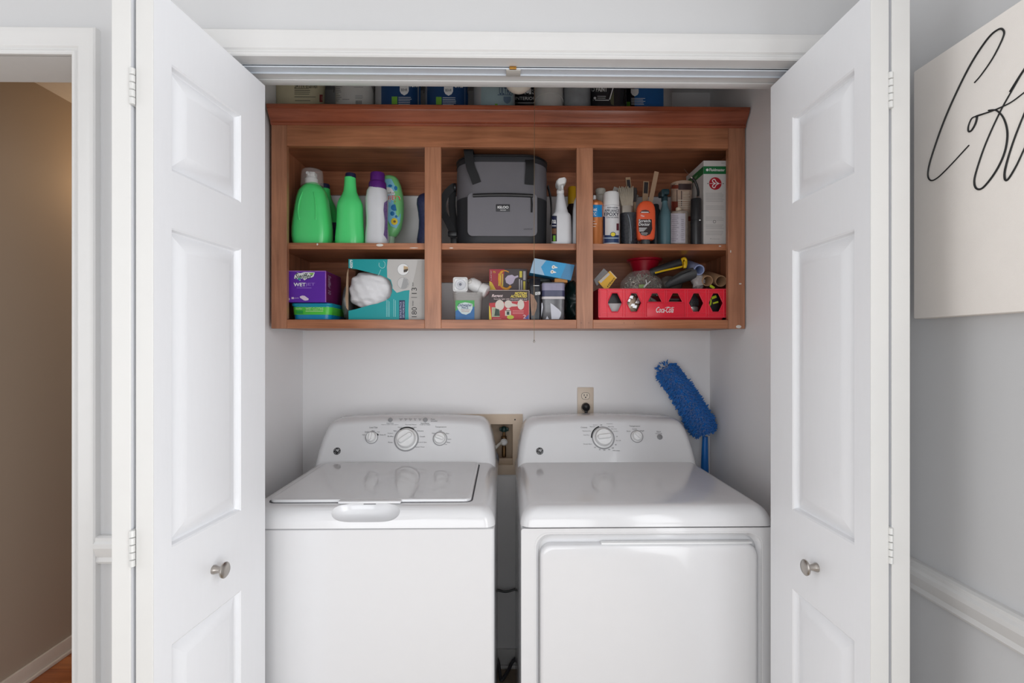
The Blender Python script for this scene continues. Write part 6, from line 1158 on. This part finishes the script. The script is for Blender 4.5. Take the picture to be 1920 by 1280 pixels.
it = loose('metal_bracket', 'bent silver bracket seen through the third crate opening', 'bracket', (xx(1227), yi + 0.02, CF))
q = B()
for k in range(4): q.strap([(xx(1214 + k * 4), yi + 0.004 * k, f_(575 - k)), (xx(1224 + k * 3), yi + 0.004 * k, f_(556 + k)), (xx(1232 + k * 4), yi + 0.004 * k, f_(572))], 0.012, 0.002, (0, 1, 0))
q.box(xx(1214), xx(1244), yi, yi + 0.03, CF, f_(574), 0.002).obj('bracket', M('grey_steel', (160, 158, 154), 0.3, metal=0.8, var=0.3), it)
it = loose('metal_strips', 'stack of dark metal strips seen through the fourth crate opening', 'strips', (xx(1266), yi + 0.02, CF))
q = B()
for k in range(8): q.box(xx(1251 + R.uniform(0, 2)), xx(1281 - R.uniform(0, 3)), yi - 0.002 + R.uniform(0, 0.004), yi + 0.03, CF + k * 0.0085, CF + k * 0.0085 + 0.007, 0.001, 1)
q.obj('strips', M('dark_strip_metal', (88, 80, 78), 0.4, metal=0.4, var=0.4, vs=90), it)
it = loose('knurled_tool', 'black knurled knob with a silver cup seen through the fifth crate opening', 'tool', (xx(1305), yi + 0.02, CF))
cxk = xx(1305); B().lathe([(0.020, CF), (0.026, CF + 0.01), (0.027, f_(574)), (0.022, f_(572))], cxk, yi + 0.022, 24).obj('cup', M('cup_steel', (190, 188, 186), 0.3, metal=0.7), it)
q = B().lathe([(0.022, f_(573)), (0.027, f_(571)), (0.028, f_(558)), (0.020, f_(551)), (0.010, f_(546)), (0, f_(546))], cxk, yi + 0.022, 28)
for i in range(26):
    for k in range(4):
        a = 2 * pi * i / 26 + (k % 2) * pi / 26; q.lathe_on([(0.0022, 0), (0.0014, 0.0016), (0, 0.0018)], (cxk + 0.0276 * cos(a), yi + 0.022 + 0.0276 * sin(a), f_(569.5 - k * 3.2)), (cos(a), sin(a), 0), 6)
q.obj('knob', M('knurled_black', (48, 48, 50), 0.4), it)
it = loose('tape_measure', 'black tape measure with lime stripes seen through the last crate opening', 'tape measure', (xx(1342), yi + 0.02, CF))
q = B().rloft([(CF + 0.016, 0.026, 0.016, 0.012), (CF + 0.018, 0.029, 0.018, 0.013), (f_(546), 0.029, 0.018, 0.013), (f_(536.5), 0.021, 0.016, 0.012), (f_(534), 0.012, 0.012, 0.008)], xx(1343), yi + 0.014, 5); q.obj('case', BLACK, it)
B().rloft([(CF, 0.021, 0.014, 0.01), (CF + 0.016, 0.021, 0.014, 0.01)], xx(1345), yi + 0.014, 4).obj('foot', M('grey_green_plastic', (110, 112, 92), 0.45), it)
LIME = M('lime_rubber', (196, 214, 40), 0.45)
yt = yi - 0.0045
B().strap([(xx(1339.5), yt, f_(557)), (xx(1348.5), yt, f_(553.5))], 0.0095, 0.002, (0.2, 0, 1)).strap([(xx(1342), yt, f_(567)), (xx(1352), yt, f_(564))], 0.006, 0.002, (0.2, 0, 1)).strap(smoothpath([(xx(1335), yt, f_(555)), (xx(1338), yt, f_(561)), (xx(1337), yt, f_(569)), (xx(1331.5), yt, f_(574))], 4), 0.006, 0.002, (1, 0, 0)).strap([(xx(1337), yt + 0.002, f_(533)), (xx(1345), yt + 0.002, f_(538))], 0.009, 0.003, (0.5, 0, 1)).obj('stripe', LIME, it, label='lime green stripes')
# things heaped in the top of the crate
Y = yf + 0.095
bgz = thing('screw_bag', 'clear zip bag full of screws and fittings heaped in the crate', 'bag', (X(1203, Y), Y, f_(566)))
yz = Y + 0.015
bgc = blob(X(1203, yz), yz, Z(549, yz), 0.088, 0.045, 0.085, 0.05, 31, 18, 30, 0.75)
zb0 = Z(549, yz); bgc.xf(lambda x, y, z: (x, y, z if z > zb0 else zb0 + (z - zb0) * 0.2))
rr = random.Random(11); hwr = B()
for k in range(420):
    u, v = rr.uniform(-1, 1), rr.uniform(-0.15, 1)
    if u * u + v * v > 0.86: continue
    d = sqrt(max(0, 1 - u * u - v * v)); p = Vector((X(1203, yz) + u * 0.080, yz - d * 0.037 + rr.uniform(0, 0.008), Z(549, yz) + v * 0.077))
    q_ = Vector((rr.uniform(-1, 1), rr.uniform(-0.4, 0.4), rr.uniform(-1, 1))).normalized() * rr.uniform(0.004, 0.009)
    hwr.tube([p - q_, p + q_ * 0.7, p + q_ * 0.72, p + q_], [0.0016, 0.0016, 0.0034, 0.003], 6)
hwr.obj('screws', M('mixed_metal', (150, 142, 130), 0.3, metal=0.7, var=0.8, vs=24), bgz, kind='stuff')
bgc.obj('zip_bag', clear('zip_bag_film', (210, 208, 204), 0.17, 0.08), bgz)
q = B(); p = W(1213, 532, yz - 0.046)
q.tube([p + Vector((-0.012, 0, -0.014)), p + Vector((0, 0, 0))], 0.0035, 6).strap(smoothpath([p + Vector((0, 0, 0)), p + Vector((-0.003, 0, 0.008)), p + Vector((-0.004, 0, 0.016))], 3), 0.004, 0.003, (0, 1, 0)).strap(smoothpath([p, p + Vector((0.007, 0, 0.004)), p + Vector((0.012, 0, 0.011))], 3), 0.004, 0.003, (0, 1, 0)); q.obj('wrench', M('white_metal', (226, 226, 226), 0.3), bgz)
q = B().box(p.x - 0.030, p.x - 0.004, p.y + 0.002, p.y + 0.006, p.z - 0.016, p.z - 0.002, 0.0015); q.obj('green_tag', M('pale_green_card', (150, 176, 110), 0.5), bgz)
yg = yf + 0.035
yp = thing('hardware_packet', 'clear packet with a yellow header card leaning at the left of the crate', 'packet', (X(1138, yg), yg, f_(560)))
def quadslab(pts, Y0, th): 
    a = [W(x, y, Y0) for x, y in pts]; return B().raw([tuple(p) for p in a] + [(p.x, p.y + th, p.z) for p in a], [[0, 1, 2, 3], [7, 6, 5, 4], [0, 4, 5, 1], [1, 5, 6, 2], [2, 6, 7, 3], [3, 7, 4, 0]])
quadslab([(1121.5, 528), (1143, 508), (1155.5, 521), (1137, 546)], yg - 0.002, 0.003).obj('header_card', M('yellow_card', (232, 176, 30), 0.45, var=0.08), yp)
quadslab([(1123, 527), (1140.5, 511), (1143.5, 514.5), (1126.5, 530.5)], yg - 0.0028, 0.0007).obj('print_panel', M('silver_card', (196, 190, 184), 0.4), yp)
quadslab([(1143, 508), (1144, 507.4), (1157, 521), (1155.5, 522)], yg - 0.0024, 0.003).obj('card_edge', M('cream_edge', (224, 204, 168), 0.5), yp)
def onq(t, u0, u1, v0, v1):
    A, Bq, C, D = [W(x, y, yg - 0.0032) for x, y in ((1137, 546), (1155.5, 521), (1143, 508), (1121.5, 528))]; v, f = text2d(t, 0, 0.02)
    o = []
    for a, c in v:
        u = u0 + a * (u1 - u0); w_ = v0 + c * (v1 - v0); o.append(tuple(A.lerp(Bq, u).lerp(D.lerp(C, u), w_)))
    return o, f
B().raw(*onq('4 EYE', 0.22, 0.58, 0.08, 0.24)).raw(*onq('BOLTS', 0.62, 0.92, 0.08, 0.22)).obj('lettering', INK, yp)
quadslab([(1113.5, 524), (1132, 503), (1140, 510), (1119, 536)], yg + 0.004, 0.006).obj('packet', M('smoky_packet', (98, 92, 92), 0.2, var=0.3, vs=40), yp)
Yr = 2.056
rb = thing('plastic_bowl', 'red plastic funnel bowl behind the zip bag at the back of the crate', 'bowl', (X(1208, Yr), Yr, Z(540, Yr)))
B().lathe([(0.03, Z(540, Yr)), (0.040, Z(520, Yr)), (0.052, Z(500, Yr)), (0.060, Z(491, Yr)), (0.069, Z(489.5, Yr)), (0.075, Z(484, Yr)), (0.073, Z(482, Yr)), (0.070, Z(482.5, Yr)), (0.058, Z(489, Yr)), (0.03, Z(515, Yr))], X(1208, Yr), Yr, 36).obj('bowl', M('deep_red_plastic', (164, 10, 38), 0.35), rb)
# saw handle: black with a yellow rim
Yh = yf + 0.11
hd_ = thing('hand_saw', 'black tool handle with a yellow butt and edge lying on top of the crate', 'tool', tuple(W(1250, 510, Yh)))
hpth = [W(1219, 512, Yh + 0.01), W(1235, 506, Yh), W(1255, 499, Yh - 0.004), W(1270, 494, Yh - 0.008), W(1277, 492, Yh - 0.01)]
B().tube(smoothpath(hpth, 5), [0.010] + [0.0165] * 19 + [0.016], 14).obj('grip', M('black_grip', (44, 46, 48), 0.5), hd_)
YEL = M('yellow_plastic', (238, 196, 26), 0.4)
B().tube(smoothpath([W(1277.5, 500.5, Yh - 0.013), W(1277.5, 493, Yh - 0.013), W(1279, 486.5, Yh - 0.013), W(1283, 484.5, Yh - 0.013), W(1286, 488, Yh - 0.013), W(1285.5, 498, Yh - 0.013), W(1281, 501, Yh - 0.013)], 4), 0.0058, 10).box(W(1279, 0, Yh).x, W(1284.5, 0, Yh).x, Yh - 0.021, Yh - 0.004, W(0, 501, Yh, ).z, W(0, 487, Yh).z, 0.004).tube(smoothpath([W(1278, 500, Yh - 0.022), W(1262, 503.5, Yh - 0.022), W(1246, 507, Yh - 0.018), W(1228, 511.5, Yh - 0.01)], 5), 0.0038, 8).obj('yellow_trim', YEL, hd_, label='yellow butt and edge')
# grey pouch, bag, tubes
Yp = yf + 0.075
pg = thing('grey_pouch', 'dark grey zip pouch lying in the right half of the crate', 'pouch', tuple(W(1275, 538, Yp)))
B().tube(smoothpath([W(1250, 536, Yp + 0.02), W(1262, 528, Yp + 0.01), W(1280, 519, Yp), W(1296, 514, Yp - 0.004), W(1300, 513, Yp - 0.004)], 5), [0.014 + 0.016 * min(1, i / 10) for i in range(20)] + [0.028], 14, flat=0.75, up=(0, 0, 1)).obj('pouch', M('slate_fabric', (78, 80, 82), 0.55, var=0.15), pg)
B().tube(smoothpath([W(1258, 525, Yp - 0.022), W(1275, 515, Yp - 0.03), W(1296, 507, Yp - 0.032)], 5), 0.002, 6).obj('zip', DARK, pg)
br_ = thing('brown_bag', 'brown translucent bag behind the grey pouch in the crate', 'bag', tuple(W(1250, 540, Yp + 0.05)))
blob(*W(1258, 533, Yp + 0.06), 0.045, 0.025, 0.032, 0.06, 14, 14, 22, 0.7).obj('bag', M('brown_film', (92, 84, 78), 0.3, var=0.3, vs=40), br_)
def roll(name, label, p, back, r, ri, mat, minner):
    a = W(p[0], p[1], Yp - 0.03); c = W(back[0], back[1], 2.06); ax = (c - a).normalized(); L = (c - a).length
    t = thing(name, label, 'tube', tuple(a), 'tubes in the red crate'); n = 28; qn = Vector((0, 0, 1)).rotation_difference(ax)
    ring = lambda rr_, d: [tuple(a + ax * d + qn @ Vector((rr_ * cos(2 * pi * i / n), rr_ * sin(2 * pi * i / n), 0))) for i in range(n)]
    B().loft([ring(ri, L * 0.9), ring(ri, 0.002), ring(ri + 0.001, 0), ring(r - 0.001, 0), ring(r, 0.002), ring(r, L)], False, False).obj('tube', mat, t)
    return t
roll('cardboard_tube', 'pale blue tube end above the cardboard tubes in the crate', (1311, 506), (1290, 497), 0.0205, 0.0145, M('pale_blue_tube', (142, 156, 196), 0.45), None)
CB = M('cardboard_brown', (184, 146, 112), 0.75, var=0.08)
roll('cardboard_tube', 'left of the two cardboard tubes lying in the crate', (1327, 526.5), (1302, 518), 0.0205, 0.0165, CB, None)
roll('cardboard_tube', 'right of the two cardboard tubes lying in the crate', (1352, 527), (1327, 518), 0.0215, 0.0175, CB, None)
pbg = thing('plastic_wrap', 'crumpled clear plastic wrap under the pale blue tube', 'wrap', tuple(W(1308, 528, Yp)))
blob(*W(1309, 527, Yp - 0.006), 0.024, 0.02, 0.03, 0.15, 17, 12, 18, 0.8).obj('wrap', M('clear_wrap', (196, 188, 186), 0.25, alpha=0.75, var=0.2, vs=60, bump=0.6, bs=80), pbg)
